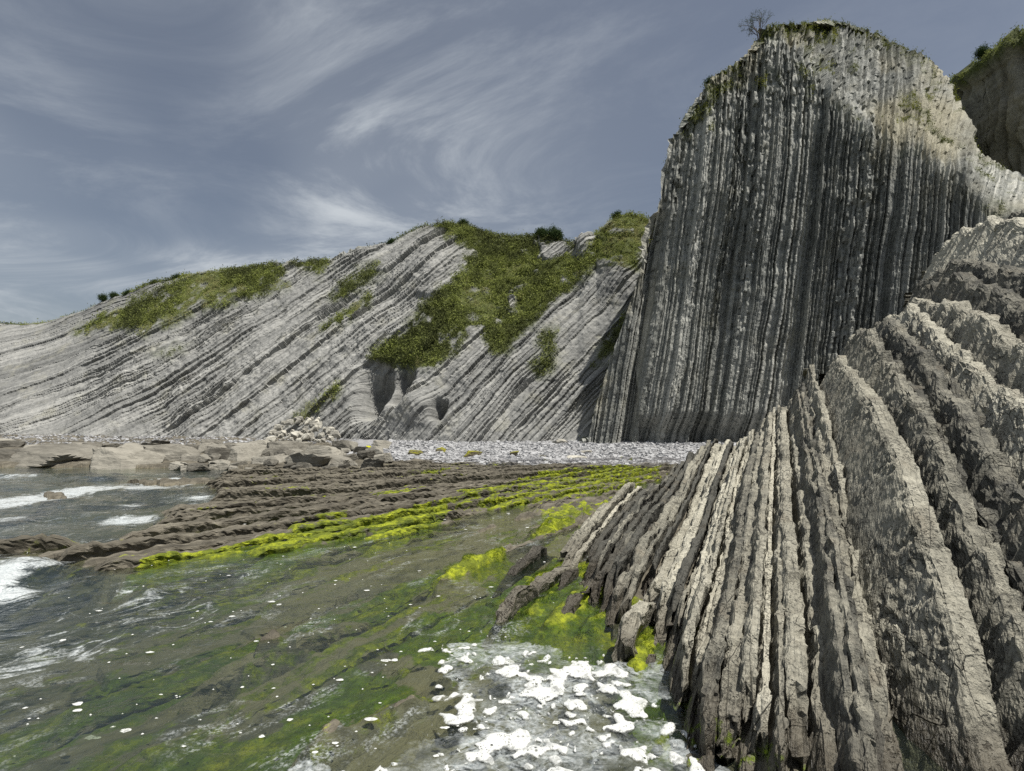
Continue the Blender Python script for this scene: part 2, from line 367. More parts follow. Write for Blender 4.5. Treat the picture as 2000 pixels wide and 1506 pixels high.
def stone_material(name, dark, light, algae=0.0, scale=1.0):
    m, nt, out = new_mat(name)
    oc = N(nt, 'ShaderNodeTexCoord').outputs['Object']
    geo = N(nt, 'ShaderNodeNewGeometry')
    info = N(nt, 'ShaderNodeObjectInfo').outputs['Random']
    off = N(nt, 'ShaderNodeVectorMath', {'operation': 'ADD'}, i0=oc, i1=N(nt, 'ShaderNodeCombineXYZ', None, X=math_(nt, 'MULTIPLY', info, 37.0), Y=info, Z=info).outputs[0]).outputs[0]
    a = noise(nt, off, 1.8*scale, 6, 0.65); b = noise(nt, off, 9*scale, 5, 0.65)
    st = noise(nt, vmul(nt, off, (0.6*scale, 0.6*scale, 7*scale)), 1.0, 5, 0.6)
    f = math_(nt, 'ADD', math_(nt, 'MULTIPLY', a, 0.5), math_(nt, 'MULTIPLY', b, 0.3))
    f = math_(nt, 'ADD', f, math_(nt, 'MULTIPLY', st, 0.2))
    f = math_(nt, 'ADD', f, math_(nt, 'MULTIPLY', math_(nt, 'SUBTRACT', info, 0.5), 0.34))
    c = ramp(nt, f, [(0.3, dark), (0.68, light)])
    if algae:
        up = N(nt, 'ShaderNodeSeparateXYZ', None, Vector=geo.outputs['Normal']).outputs[2]
        g = maprange(nt, math_(nt, 'ADD', math_(nt, 'MULTIPLY', up, 0.5), math_(nt, 'MULTIPLY', a, 0.8)), 0.95-algae*0.4, 1.05-algae*0.4)
        c = mixc(nt, g, c, mixc(nt, b, (0.12, 0.12, 0.015), (0.30, 0.29, 0.03)))
    h = math_(nt, 'ADD', math_(nt, 'MULTIPLY', b, 0.5), math_(nt, 'MULTIPLY', st, 0.6))
    finish(nt, out, c, 0.88, h, 0.12/scale, 0.9, 0.25)
    return m
M_BOULD = stone_material('boulder_brown', (0.06, 0.056, 0.046), (0.28, 0.266, 0.225))
M_BOULD_LT = stone_material('boulder_pale', (0.24, 0.23, 0.2), (0.52, 0.50, 0.43))
M_BOULD_AL = stone_material('boulder_algae', (0.13, 0.11, 0.07), (0.27, 0.24, 0.15), 1.0)
M_BUOY = stone_material('algae_stone', (0.45, 0.45, 0.02), (0.70, 0.68, 0.03))
M_PEB = stone_material('shingle', (0.17, 0.172, 0.178), (0.38, 0.385, 0.39), 0, 2.0)

def leaf_material(name, cols):
    m, nt, out = new_mat(name)
    t = attr(nt, 'tone')
    c = ramp(nt, t, [(i/(len(cols)-1), c) for i, c in enumerate(cols)])
    d = N(nt, 'ShaderNodeBsdfDiffuse', None, Color=c).outputs[0]
    tl = N(nt, 'ShaderNodeBsdfTranslucent', None, Color=c).outputs[0]
    nt.links.new(N(nt, 'ShaderNodeMixShader', None, i0=0.3, i1=d, i2=tl).outputs[0], out.inputs[0])
    return m
M_SCRUB = leaf_material('scrub_leaves', [(0.055, 0.063, 0.028), (0.125, 0.142, 0.052), (0.20, 0.23, 0.07), (0.27, 0.31, 0.085), (0.36, 0.34, 0.17)])
M_LEAF = leaf_material('tree_leaves', [(0.02, 0.035, 0.016), (0.05, 0.08, 0.03), (0.09, 0.12, 0.05)])
M_ALGAE = leaf_material('algae_leaves', [(0.02, 0.045, 0.005), (0.08, 0.125, 0.008), (0.25, 0.32, 0.012)])
M_TUFT = leaf_material('cliff_tufts', [(0.07, 0.085, 0.028), (0.17, 0.19, 0.045), (0.33, 0.33, 0.06)])
def bark_material():
    m, nt, out = new_mat('bark'); oc = N(nt, 'ShaderNodeTexCoord').outputs['Object']
    n = noise(nt, oc, 9.0, 5, 0.6); finish(nt, out, mixc(nt, n, (0.05, 0.04, 0.03), (0.14, 0.115, 0.09)), 0.9, n, 0.02); return m
M_BARK = bark_material()

# ------------------------------------------------------------------ foreground ridge: heights over (w across the beds, Y depth)
NX, NY = 0.887, -0.462                       # horizontal normal of the beds; strike runs away to the right
def w_of(x, y): return x*NX+y*NY
def x_of(w, Y): return (w-NY*Y)/NX
Y0T = [(-4.2, 11.5), (-3.7, 10), (-3.0, 8.6), (-2.5, 7.5), (-1.5, 6.9), (-1.0, 5.8), (-0.56, 4.5), (-0.25, 4.0), (0.3, 3.2), (1.0, 2.4)]
H16T = [(-4.2, 0.5), (-3.7, 0.8), (-2.9, 1.2), (-2.57, 1.6), (-1.86, 2.0), (-1.15, 2.2), (-0.44, 2.5), (0.27, 3.3), (0.7, 3.9), (1.12, 4.6)]
CRESTS = [(1.49, [(2, -1), (3, -.4), (4, .2), (5.1, 1.2), (7, 2.3), (9.3, 3.2), (14, 4.4), (15.5, 4.5), (17, 3.0)]),
          (2.02, [(2, -.8), (4, .6), (6, 1.8), (9, 3.4), (13, 5.0), (15.5, 5.2), (18, 3.5)]),
          (2.6, [(2, -.5), (5, 1.5), (7, 2.4), (10, 4.0), (13.5, 5.3), (16, 5.4), (19, 4.0)]),
          (3.25, [(2, 0), (5.5, 2.0), (7, 2.8), (9.2, 3.7), (14, 5.7), (17, 6.0), (20, 5)]),
          (3.95, [(2, .2), (6, 2.4), (8, 3.5), (12, 5.4), (16, 6.4), (20, 6.0)]),
          (4.7, [(2, .4), (7, 3.1), (10, 4.9), (15, 6.9), (18, 7.2), (21, 6.5)]),
          (5.3, [(2, .6), (9, 4.6), (12, 6.2), (17, 7.9), (22, 8.2)]),
          (6.5, [(2, .8), (9, 5.2), (12, 7.0), (17, 9.3), (20, 10), (24, 10)]),
          (8.0, [(2, 1), (10, 6.2), (14, 8.2), (20, 10.2), (24, 10.6)]),
          (9.8, [(2, 1.2), (12, 8), (16, 9.6), (22, 11.6), (26, 12.5)])]
def crest_thin(w, Y):
    y0, h16 = pl(w, Y0T), pl(w, H16T)
    z = 0.30+(h16-0.30)*np.clip((Y-y0)/(16-y0), -0.6, 1.05)**1.0
    z = np.where(Y < y0, 0.30-(y0-Y)*0.9, z)
    return np.where(Y > 16.3, np.maximum(z-(Y-16.3)*1.6, 0), z)
WT = np.concatenate([np.linspace(-4.2, 1.0, 12), [c[0] for c in CRESTS], [14.0]])
YT = np.linspace(1, 40, 157)
HT = np.array([crest_thin(w, YT) for w in WT[:12]] + [pl(YT, c[1]) for c in CRESTS] + [pl(YT, CRESTS[-1][1])+1.5])
def ridge_height(x, y):
    w = w_of(x, y)
    wi = np.clip(np.interp(w, WT, np.arange(len(WT))), 0, len(WT)-1.001); yi = np.clip((y-1)/0.25, 0, len(YT)-1.001)
    a, b = wi.astype(int), yi.astype(int); fa, fb = wi-a, yi-b
    h = (HT[a, b]*(1-fa)+HT[a+1, b]*fa)*(1-fb)+(HT[a, b+1]*(1-fa)+HT[a+1, b+1]*fa)*fb
    return h, w

# ------------------------------------------------------------------ ground: one sheet out to the horizon
def gp(poly): return [ground_pt(a, b) for a, b in poly]
E_POLY = gp([(-160, 1112), (60, 1105), (210, 1132), (360, 1105), (500, 1088), (640, 1072), (760, 1047), (880, 1016), (1000, 992), (1100, 986),
             (1250, 945), (1380, 915), (1420, 899), (700, 899), (590, 908), (440, 925), (390, 948), (425, 974), (340, 998), (300, 1030), (200, 1058), (-160, 1078)])
BEACH = [(-9, 30), (-6, 28.3), (-2, 27), (0, 26), (8, 26.2), (14, 27), (40, 24), (40, 70), (-16, 70), (-13, 38)]
SHELF = [(-90, 26.6), (-40, 26.4), (-24, 26.4), (-14.5, 25.8), (-10.5, 24.6), (-7, 25), (-4, 28), (-8, 70), (-90, 70)]
RAISED = [(gp([(835, 1138), (870, 1108), (960, 1078), (1003, 1063), (1000, 1080), (930, 1112), (870, 1138)]), 0.20),
          (gp([(1030, 1048), (1050, 1024), (1150, 1004), (1185, 1005), (1165, 1020), (1080, 1045)]), 0.20),
          (gp([(900, 1046), (955, 1030), (968, 1030), (940, 1045), (905, 1050)]), 0.13),
          (gp([(965, 1222), (1000, 1180), (1075, 1122), (1100, 1118), (1095, 1140), (1030, 1195), (985, 1225)]), -0.05),
          (gp([(1012, 1150), (1050, 1118), (1120, 1100), (1150, 1120), (1120, 1140), (1060, 1140), (1030, 1165)]), 0.10),
          (gp([(1085, 1228), (1105, 1185), (1160, 1165), (1240, 1175), (1250, 1200), (1190, 1235), (1120, 1235)]), 0.10),
          (gp([(1185, 1300), (1200, 1260), (1255, 1205), (1290, 1200), (1310, 1225), (1240, 1275), (1205, 1310)]), -0.05),
          (gp([(1290, 1330), (1300, 1270), (1345, 1240), (1370, 1280), (1330, 1330)]), 0.10),
          (gp([(1355, 1475), (1362, 1435), (1400, 1430), (1420, 1465), (1395, 1500)]), 0.0),
          (gp([(560, 1465), (640, 1410), (800, 1345), (840, 1335), (830, 1365), (700, 1420), (600, 1480)]), -0.02),
          (gp([(435, 1275), (520, 1225), (590, 1215), (560, 1245), (470, 1290)]), 0.04),
          (gp([(1000, 1018), (1060, 985), (1180, 972), (1250, 955), (1240, 975), (1120, 1005)]), 0.12),
          (gp([(70, 970), (95, 963), (150, 966), (140, 974), (90, 976)]), 0.15),
          (gp([(230, 942), (350, 934), (420, 936), (420, 945), (320, 948)]), 0.15)]
MOSS = gp([(985, 1180), (1020, 1140), (1090, 1092), (1160, 1112), (1300, 1205), (1370, 1290), (1400, 1420), (1345, 1400), (1270, 1325), (1180, 1265), (1060, 1240)])
ALGAE = [(gp([(205, 1130), (330, 1088), (430, 1070), (560, 1048), (640, 1030), (740, 1012), (860, 992), (900, 1004), (860, 1026), (700, 1066), (560, 1084), (400, 1105)]), 0.56),
         (gp([(600, 1030), (640, 1012), (690, 1008), (690, 1022), (640, 1032)]), 0.6),
         (gp([(850, 992), (900, 965), (1000, 945), (1060, 928), (1200, 918), (1300, 915), (1290, 945), (1180, 965), (1060, 985), (950, 1002), (890, 1006)]), 0.56),
         (gp([(700, 978), (740, 966), (830, 960), (815, 973), (740, 982)]), 0.6),
         (gp([(770, 940), (800, 932), (880, 925), (900, 930), (830, 940)]), 0.5),
         (gp([(1000, 925), (1100, 905), (1300, 900), (1310, 915), (1150, 925)]), 0.42),
         (gp([(950, 1045), (1050, 1000), (1180, 975), (1290, 945), (1260, 985), (1160, 1025), (1040, 1060)]), 0.52),
         (RAISED[0][0], 0.6), (RAISED[1][0], 0.56), (RAISED[4][0], 0.6), (RAISED[5][0], 0.5),
         (gp([(1060, 1230), (1090, 1150), (1140, 1135), (1230, 1165), (1260, 1200), (1200, 1240), (1130, 1280)]), 0.62),
         (gp([(1240, 1290), (1262, 1230), (1300, 1230), (1335, 1290), (1320, 1330)]), 0.6),
         (MOSS, 0.50), (gp([(770, 1215), (870, 1160), (1010, 1095), (1090, 1090), (1250, 1200), (1340, 1370), (1345, 1440), (1260, 1420), (1180, 1300), (990, 1262), (850, 1262)]), 0.60),
         (gp([(470, 1440), (600, 1320), (690, 1262), (835, 1320), (810, 1345), (650, 1400), (560, 1450)]), 0.56),
         (gp([(-100, 1350), (200, 1235), (430, 1190), (650, 1152), (850, 1092), (1000, 1060), (1000, 1095), (760, 1172), (600, 1215), (300, 1310), (-50, 1400)]), 0.50),
         (gp([(-100, 1440), (120, 1410), (400, 1360), (520, 1370), (430, 1470), (300, 1520), (-100, 1540)]), 0.52),
         (gp([(880, 1350), (960, 1310), (960, 1340), (900, 1400)]), 0.45),
         (gp([(1250, 1540), (1290, 1480), (1360, 1460), (1420, 1500), (1400, 1560)]), 0.62)]
def ex_mask(x, y, ne): return smooth(0.35, -0.5, sdf_poly(x, y, E_POLY)+0.3*ne)
B_PLAT = Beds(11, -60, 60, 0.12, 0.55, 1.6)
B_PLAT2 = Beds(12, -60, 60, 0.7, 2.2, 1.3)
def ground(x, y):
    fx, fy = 14.0, 30.0
    far = y > 27.5
    phi = np.arctan2(fx-x, np.maximum(fy-y, 0.6)+0*x); rad = np.hypot(fx-x, fy-y)
    u = phi*18+0.22*fbm(x*0.5, y*0.5, octv=3, seed=5)+0.07*fbm(x*2.2, y*2.2, octv=2, seed=6)
    v = rad+0.5*fbm(x*0.7, y*0.7, octv=2, seed=8)
    k, f, t = B_PLAT(u); k2, f2, t2 = B_PLAT2(u)
    seg = np.floor(v/(0.6+2.2*hash01(k, 7+0*k))+hash01(k, 3+0*k)*9)
    hk = lambda kk: (hash01(kk, 1+0*kk)-0.5)*0.8
    st = smooth(0, 0.35, f+0.12*fbm(x*3, y*3, octv=2, seed=37))
    rel = hk(k-1)+(hk(k)-hk(k-1))*st+(0.5-f)*0.35*st*hash01(k, 9+0*k)+(hash01(k, seg, 5+0*k)-0.5)*0.10
    rel = rel*(0.6+0.5*fbm(x*0.35, y*0.35, octv=2, seed=31))
    h2 = lambda kk: hash01(kk, 2+0*kk)-0.45
    rel2 = h2(k2-1)+(h2(k2)-h2(k2-1))*smooth(0, 0.22, f2)+(0.5-f2)*0.5*smooth(0, 0.22, f2)
    ne = fbm(x*0.8, y*0.8, octv=3, seed=41)
    ex = ex_mask(x, y, ne)
    z = -0.20+0.012*np.minimum(0, x)+rel*0.12+rel2*0.09
    z = np.where(y < 9, z-0.38*smooth(-0.3, -5, x), z-0.36*smooth(-1.5, -6, x)*smooth(14, 9, y))
    left = smooth(-4, -8, x)*smooth(8.5, 11, y)*(1-ex)
    z = z*(1-left)+left*(-0.7+0.25*rel)
    z = z*(1-ex)+ex*np.maximum(0.05+rel*0.22+rel2*0.20+0.06*ne+0.04*fbm(x*3.2, y*3.2, octv=4, gain=0.6, seed=38), -0.10+0.03*ne)
    for poly, h in RAISED:
        m = smooth(0.22, -0.25, sdf_poly(x, y, poly)+0.16*fbm(x*2.5, y*2.5, octv=3, seed=44))
        z = z*(1-m)+m*(h*0.55+0.2*rel+0.06*fbm(x*4, y*4, octv=3, seed=45))
    mm = smooth(0.35, -0.3, sdf_poly(x, y, MOSS)+0.2*fbm(x*2.2, y*2.2, octv=3, seed=48))
    ww = w_of(x, y)+0.05*fbm(x*3, y*3, octv=2, seed=49)
    z = z*(1-mm)+mm*(-0.03+0.11*np.maximum(fbm(ww*3.3, y*0.35, octv=2, seed=50), -0.8)+0.02*fbm(x*7, y*7, octv=2, seed=52))
    sh = smooth(0.5, -0.6, sdf_poly(x, y, SHELF)+0.4*ne)
    z = z*(1-sh)+sh*(0.25+0.012*np.clip(y-25, 0, 40)+0.12*ne)
    bc = smooth(0.9, -0.9, sdf_poly(x, y, BEACH)+0.6*ne)
    z = z*(1-bc)+bc*(0.16+0.026*np.clip(y-26, 0, 40)+0.03*ne)
    z = np.where(y > 55, np.minimum(z, 1.0), z)
    h, w = ridge_height(x, y)
    rm = smooth(-3.8, -3.2, w)*smooth(1.2, 2.2, y)*smooth(40, 24, y)
    gap = np.interp(w, [-3.5, 0.3, 0.7, 1.6, 3, 9], [0.3, 0.5, 2.2, 2.2, 1.2, 1.1])
    z = np.where(rm > 0, np.maximum(z, z*(1-rm)+rm*np.maximum(h-gap, -0.35)), z)
    out = np.hypot(x, y) > 75
    z = np.where(out | (y < 1.0), -2.2*smooth(0, 1, np.where(out, 1.0, np.clip((1.0-y)/3, 0, 1)))+np.where(out, 0, z)*(y >= 1.0)+(-0.3)*(~out & (y < 1.0)), z)
    fine = 0.025*fbm(x*2.6, y*2.6, octv=3, seed=51)*(np.hypot(x, y) < 45)
    z = z+fine
    wet = smooth(0.035, -0.02, z)
    alg = 0.14+wet*(0.18+0.16*fbm(x*0.4, y*0.4, octv=2, seed=47))
    for poly, a in ALGAE:
        m = smooth(0.25, -0.25, sdf_poly(x, y, poly)+0.25*ne)
        alg = np.maximum(alg, m*(a+(0.16 if poly[0][1] < 9.3 else -0.05)))
    alg = alg*(1-np.clip(bc+sh, 0, 1))*(1-0.65*left)
    alg = np.where(z > 0.55, 0, alg)
    return z, dict(bed=np.stack([u, v, 0*u], -1), algae=alg, wet=wet, beach=np.clip(bc, 0, 1), deep=np.clip(-z, 0, 2))

dense = np.radians(np.linspace(-50, 52, 660)); coarse = np.radians(np.linspace(52, 310, 40))[1:-1]
az = np.concatenate([dense, coarse])
rr = np.concatenate([[0.05, 1.2, 2.2], np.geomspace(3.0, 38, 430), np.geomspace(39, 60, 12), [66, 75, 90, 130, 220, 500, 1200, 3000]])
AZ, RR = np.meshgrid(az, rr, indexing='ij')
gx, gy = RR*np.sin(AZ), RR*np.cos(AZ)
gz, ga = ground(gx, gy)
tag(obj('ground', grid_mesh('ground', np.stack([gx, gy, gz], -1), ga, M_GROUND, False, wrap=True)),
    'tidal rock platform of tilted ridges with sandy pools and green algae', 'ground', kind='structure')
GZ, GRR, GD0, GD1 = gz[:660], rr.copy(), dense[0], dense[-1]
def ground_z(x, y):
    a = min(max((math.atan2(x, y)-GD0)/(GD1-GD0)*659, 0), 658.999); b = float(np.clip(np.interp(math.hypot(x, y), GRR, np.arange(len(GRR))), 0, len(GRR)-1.001))
    i, j = int(a), int(b); fa, fb = a-i, b-j
    return float((GZ[i, j]*(1-fa)+GZ[i+1, j]*fa)*(1-fb)+(GZ[i, j+1]*(1-fa)+GZ[i+1, j+1]*fa)*fb)

# ------------------------------------------------------------------ water
dense = np.radians(np.linspace(-52, 54, 420)); coarse = np.radians(np.linspace(54, 308, 40))[1:-1]
az = np.concatenate([dense, coarse]); rr = np.concatenate([[0.05, 1.5], np.geomspace(2.8, 45, 330), [60, 90, 150, 300, 800, 3000]])
AZ, RR = np.meshgrid(az, rr, indexing='ij'); wx, wy = RR*np.sin(AZ), RR*np.cos(AZ)
wgz, wga = ground(wx, wy)
depth = np.clip(0.0-wgz, 0, 3)
FILM = gp([(600, 1530), (720, 1478), (860, 1395), (845, 1262), (900, 1250), (1000, 1272), (1170, 1280), (1272, 1335), (1290, 1400), (1365, 1440), (1360, 1490), (1470, 1540), (1480, 1700), (500, 1700)])
sea_m = smooth(0.6, -0.6, sdf_poly(wx, wy, gp([(-400, 926), (330, 924), (440, 935), (380, 950), (430, 974), (330, 1000), (300, 1035), (190, 1062), (-300, 1072), (-400, 1000)])))
brk = smooth(0.45, -0.45, sdf_poly(wx, wy, gp([(-300, 1075), (60, 1090), (190, 1098), (232, 1128), (160, 1150), (-50, 1180), (-300, 1210)])))
near_l = smooth(-1.0, -5.0, wx)*smooth(11, 8, wy)
chop = np.clip(0.6+0.9*sea_m+0.7*near_l+0.8*brk, 0, 1.4)
wav = np.sin(wy*2.1+wx*0.5+1.3*fbm(wx*0.25, wy*0.25, octv=2, seed=61))*0.035+0.05*fbm(wx*0.9, wy*1.7, octv=3, seed=62)
wz = wav*np.clip(sea_m+0.55*near_l+brk, 0, 1)+0.006*fbm(wx*2.0, wy*3.0, octv=2, seed=63)
surge = brk*(0.5+0.5*fbm(wx*0.9, wy*0.9, octv=3, seed=64))
wz = wz+0.16*surge
film = smooth(0.35, -0.35, sdf_poly(wx+0.35*fbm(wx*1.2, wy*1.2, octv=4, gain=0.6, seed=67), wy+0.5*fbm(wx*0.9+4, wy*0.9, octv=4, gain=0.6, seed=68), FILM)+0.25*fbm(wx*1.1, wy*1.1, octv=4, gain=0.6, seed=65))
shore = np.exp(-np.abs(wgz)/0.07)
streak = fbm(wx*0.5, wy*0.5, octv=2, seed=66)
foam = 0.42*sea_m*(0.8+0.6*streak)+0.62*np.clip(surge*1.3, 0, 1)+0.25*shore*smooth(-3, -7, wx)*smooth(9, 12, wy)
foam = foam+0.22*near_l*(0.7+streak)+0.16*smooth(0.1, 0.6, streak)*(wy < 20)
foam = foam*(wy < 60)
wbed = wga['bed']
tag(obj('sea', grid_mesh('sea', np.stack([wx, wy, wz], -1),
    dict(depth=depth, foam=np.clip(foam, 0, 1), film=film, bed=wbed, chop=chop), M_WATER, True, wrap=True)),
    'clear shallow sea water with drifting white foam over the rock platform', 'water', kind='structure')

# thick floating foam: one mass of patches
def foam_patches():
    rng = np.random.default_rng(77)
    cell = 0.02
    X, Y = np.meshgrid(np.arange(-2.6, 2.3, cell), np.arange(3.7, 7.2, cell), indexing='ij')
    Xw = X+0.05*fbm(X*5, Y*5, octv=3, seed=81); Yw = Y+0.05*fbm(X*5, Y*5, octv=3, seed=82)
    fld = np.zeros_like(X)
    fp = np.array(FILM)
    n = 0; cl = []
    while n < 400:
        cx_, cy_ = rng.uniform(-2.4, 2.1), rng.uniform(3.8, 7.0)
        sd = float(sdf_poly(np.array([cx_]), np.array([cy_]), FILM)[0])
        if sd > -0.05: continue
        if rng.random() > 0.35+0.65*float(smooth(-1.2, 0.3, np.array(cx_))): continue
        n += 1
        r = 0.018+0.085*rng.random()**3.0
        for _ in range(rng.integers(1, 5) if r > 0.07 else 1):
            ox, oy = rng.normal(0, r*0.9, 2); cl.append((cx_+ox, cy_+oy, r*rng.uniform(0.6, 1)))
    for a, b, r in cl:
        i0, i1 = int((a-3*r+2.6)/cell), int((a+3*r+2.6)/cell)+2; j0, j1 = int((b-3*r-3.7)/cell), int((b+3*r-3.7)/cell)+2
        i0, j0 = max(i0, 0), max(j0, 0)
        s = np.s_[i0:i1, j0:j1]
        d2 = ((Xw[s]-a)**2+(Yw[s]-b)**2)/(r*r)
        fld[s] += np.exp(-d2*1.1)
    keep = fld > 0.42
    zt = 0.012+0.02*np.sqrt(np.clip(fld-0.42, 0, 0.8))+0.004*fbm(X*20, Y*20, octv=2, seed=83)
    idx = -np.ones(X.shape, int); V = []; Fc = []
    c = keep[:-1, :-1] | keep[1:, :-1] | keep[1:, 1:] | keep[:-1, 1:]
    used = np.zeros_like(keep)
    for di in (0, 1):
        for dj in (0, 1): used[di:X.shape[0]-1+di, dj:X.shape[1]-1+dj] |= c
    idx[used] = np.arange(used.sum())
    V = np.stack([X[used], Y[used], zt[used]], -1)
    # pull rim vertices towards the contour so outlines are round, not stepped
    I, J = np.nonzero(c)
    Fq = np.stack([idx[I, J], idx[I+1, J], idx[I+1, J+1], idx[I, J+1]], -1)
    gxx, gyy = np.gradient(fld, cell); g2 = gxx**2+gyy**2+1e-6
    stp = np.clip((fld-0.42)/g2, 0, None); rim = used & ~(np.roll(c, 0) & np.roll(c, 1, 0) & np.roll(c, 1, 1) & np.roll(np.roll(c, 1, 0), 1, 1)) if False else used
    near = used & ~keep; stp = np.clip((fld-0.42)/g2, -1.4*cell/np.sqrt(g2), 0)
    V[:, 0] -= np.where(near[used], (gxx*stp)[used], 0); V[:, 1] -= np.where(near[used], (gyy*stp)[used], 0)
    V[:, 2] = np.where(near[used], 0.008, V[:, 2])
    base = len(V); V = [V]; F4 = [Fq]
    # loose flecks drifting over the pools
    spots = []
    for _ in range(260):
        px, py = rng.uniform(20, 1150), 1000+rng.random()**1.3*480
        gx_, gy_ = ground_pt(px, py)
        spots.append((gx_, gy_))
    S = np.array(spots); zz_ = ground(S[:, 0], S[:, 1])[0]
    for (a, b), z_ in zip(spots, zz_):
        if z_ > -0.05: continue
        r = 0.007+0.030*rng.random()**4
        th = np.linspace(0, 2*np.pi, 11)[:-1]; rad_ = r*(0.75+0.5*rng.random(10)); st = rng.uniform(1.0, 2.2)
        q = np.stack([a+np.cos(th)*rad_*st, b+np.sin(th)*rad_, 0.012+0*th], -1)
        V.append(q); V.append(np.array([[a, b, 0.02]]))
        m = base; base += 11
        F4.append(np.array([[m+i, m+(i+1) % 10, m+10, m+10] for i in range(10)]))
    F4t = np.concatenate(F4)
    quads = F4t[F4t[:, 2] != F4t[:, 3]]; tris = F4t[F4t[:, 2] == F4t[:, 3]][:, :3]
    tri = np.concatenate([quads[:, [0, 1, 2]], quads[:, [0, 2, 3]], tris])
    allv = np.concatenate(V); eg = np.ones(len(allv)); eg[:used.sum()] = np.clip((fld[used]-0.42)/0.35, 0, 1)
    return mesh_np('sea_foam', allv, tri, dict(edge=eg), M_FOAM, True)
tag(obj('sea_foam', foam_patches()), 'thick white bubbly foam patches floating on the shallow water', 'foam', kind='stuff')

# ------------------------------------------------------------------ cliffs built as sheets with a foot, a face, a crest and a back
def cliff_grid(pxs, footpy, footY, crestpy, yprof, n_face, n_back, back_len, back_drop):
    """yprof(px, Z, Zf, Zc, Yf) -> depth of the face at height Z; returns G (n, m, 3) and t (0 foot .. 1 crest, >1 behind)"""
    Yf = footY(pxs); Zf = CAMZ-(footpy(pxs)-HOR)/F*Yf-0.8
    t = np.linspace(0, 1, n_face)
    # crest height: solve so that the crest is seen at crestpy
    cpy = crestpy(pxs); Zc = np.full_like(pxs, 5.0)
    for _ in range(60):
        Yc = yprof(pxs, Zc, Zf, Zc, Yf); Zn = CAMZ-(cpy-HOR)/F*Yc; Zc = 0.6*Zc+0.4*Zn
    Zc = np.maximum(Zc, Zf+0.05)
    Z = Zf[:, None]+(Zc-Zf)[:, None]*t[None]
    Y = yprof(pxs[:, None], Z, Zf[:, None], Zc[:, None], Yf[:, None])
    b = np.linspace(0, 1, n_back+1)[1:]**1.5
    Zb = Zc[:, None]-back_drop*(b[None]**2)*np.maximum(Zc[:, None]-Zf[:, None], 0.1); Yb = Y[:, -1:]+back_len*b[None]
    Z = np.concatenate([Z, Zb], 1); Y = np.concatenate([Y, Yb], 1)
    X = (pxs[:, None]-1000)/F*Y
    T = np.concatenate([t, 1+b])[None]+0*X
    return np.stack([X, Y, Z], -1), T
def img(G): return 1000+F*G[..., 0]/G[..., 1], HOR-F*(G[..., 2]-CAMZ)/G[..., 1]

# --- the long grassy hillside of tilted strata
HCREST = [(-300, 640), (-100, 638), (0, 633), (40, 636), (100, 628), (165, 612), (200, 594), (240, 577), (290, 554), (350, 540), (420, 527), (480, 523), (540, 518), (600, 516),
          (645, 516), (700, 491), (760, 476), (800, 452), (830, 440), (860, 438), (900, 437), (950, 453), (1010, 460), (1050, 457), (1080, 462), (1110, 474), (1128, 476), (1140, 464),
          (1152, 462), (1165, 466), (1178, 450), (1200, 428), (1225, 418), (1250, 430), (1280, 436), (1340, 455), (1400, 480)]
pxs = np.linspace(-280, 1400, 900)
hfY = lambda p: pl(p, [(-300, 52), (0, 49), (600, 43), (900, 39), (1230, 39), (1400, 40)])
hcY = lambda p: pl(p, [(-300, 76), (0, 69), (300, 63), (600, 60), (850, 57), (1000, 56), (1140, 52), (1225, 51), (1400, 52)])
def hprof(p, Z, Zf, Zc, Yf):
    q = np.clip((Z-Zf)/np.maximum(Zc-Zf, 0.1), 0, 1); return Yf+(hcY(p)-Yf)*(0.75*q+0.25*q*q)
HG, HT_ = cliff_grid(pxs, lambda p: pl(p, [(-300, 856), (0, 856), (500, 862), (700, 868), (1000, 868), (1200, 862), (1400, 862)]), hfY, lambda p: pl(p, HCREST), hprof, 300, 20, 40, 0.55)
hpx, hpy = img(HG)
HV = [([(735, 690), (722, 702), (812, 717), (845, 718), (890, 690), (910, 648), (940, 640), (955, 690), (985, 690), (1012, 662), (1060, 602), (1130, 545), (1170, 515), (1215, 520), (1238, 530), (1275, 470),
        (1290, 425), (1225, 405), (1172, 440), (1145, 492), (1120, 500), (1110, 460), (1010, 445), (900, 425), (850, 428), (872, 470), (925, 488), (905, 530), (872, 562), (832, 590), (825, 622), (790, 655)], 1.0),
      ([(150, 652), (205, 612), (260, 585), (330, 552), (420, 515), (545, 508), (562, 560), (490, 578), (440, 590), (380, 602), (315, 640), (285, 652), (230, 640)], 0.8),
      ([(545, 505), (640, 505), (655, 528), (625, 545), (600, 530)], 0.7), ([(648, 578), (690, 540), (742, 518), (748, 532), (700, 568), (660, 588)], 0.75),
      ([(638, 648), (690, 600), (722, 578), (718, 606), (680, 632)], 0.85), ([(572, 818), (620, 778), (665, 752), (660, 778), (600, 812)], 0.75),
      ([(1038, 730), (1045, 705), (1062, 650), (1085, 648), (1078, 700), (1080, 724), (1050, 738)], 0.7), ([(1158, 705), (1200, 640), (1222, 612), (1232, 622), (1198, 690)], 0.8),
      ([(300, 690), (360, 660), (380, 665), (330, 700)], 0.35), ([(660, 500), (760, 470), (830, 436), (800, 445), (700, 485)], 0.3)]
HBARE = [[(1050, 470), (1100, 468), (1118, 492), (1075, 512), (1048, 500)], [(1115, 500), (1150, 462), (1168, 470), (1130, 520)], [(990, 562), (1030, 545), (1020, 562), (992, 575)]]
def veg_mask(px, py, polys, bare, ns, seed):
    n = 14*ns
    m = np.zeros_like(px)
    for poly, a in polys: m = np.maximum(m, a*smooth(15, -15, sdf_poly(px, py, poly)+n))
    for poly in bare: m = m*smooth(-8, 6, sdf_poly(px, py, poly)+n*0.5)
    return m
nh = fbm(HG[..., 0]*0.8, HG[..., 2]*0.9, octv=4, seed=91)
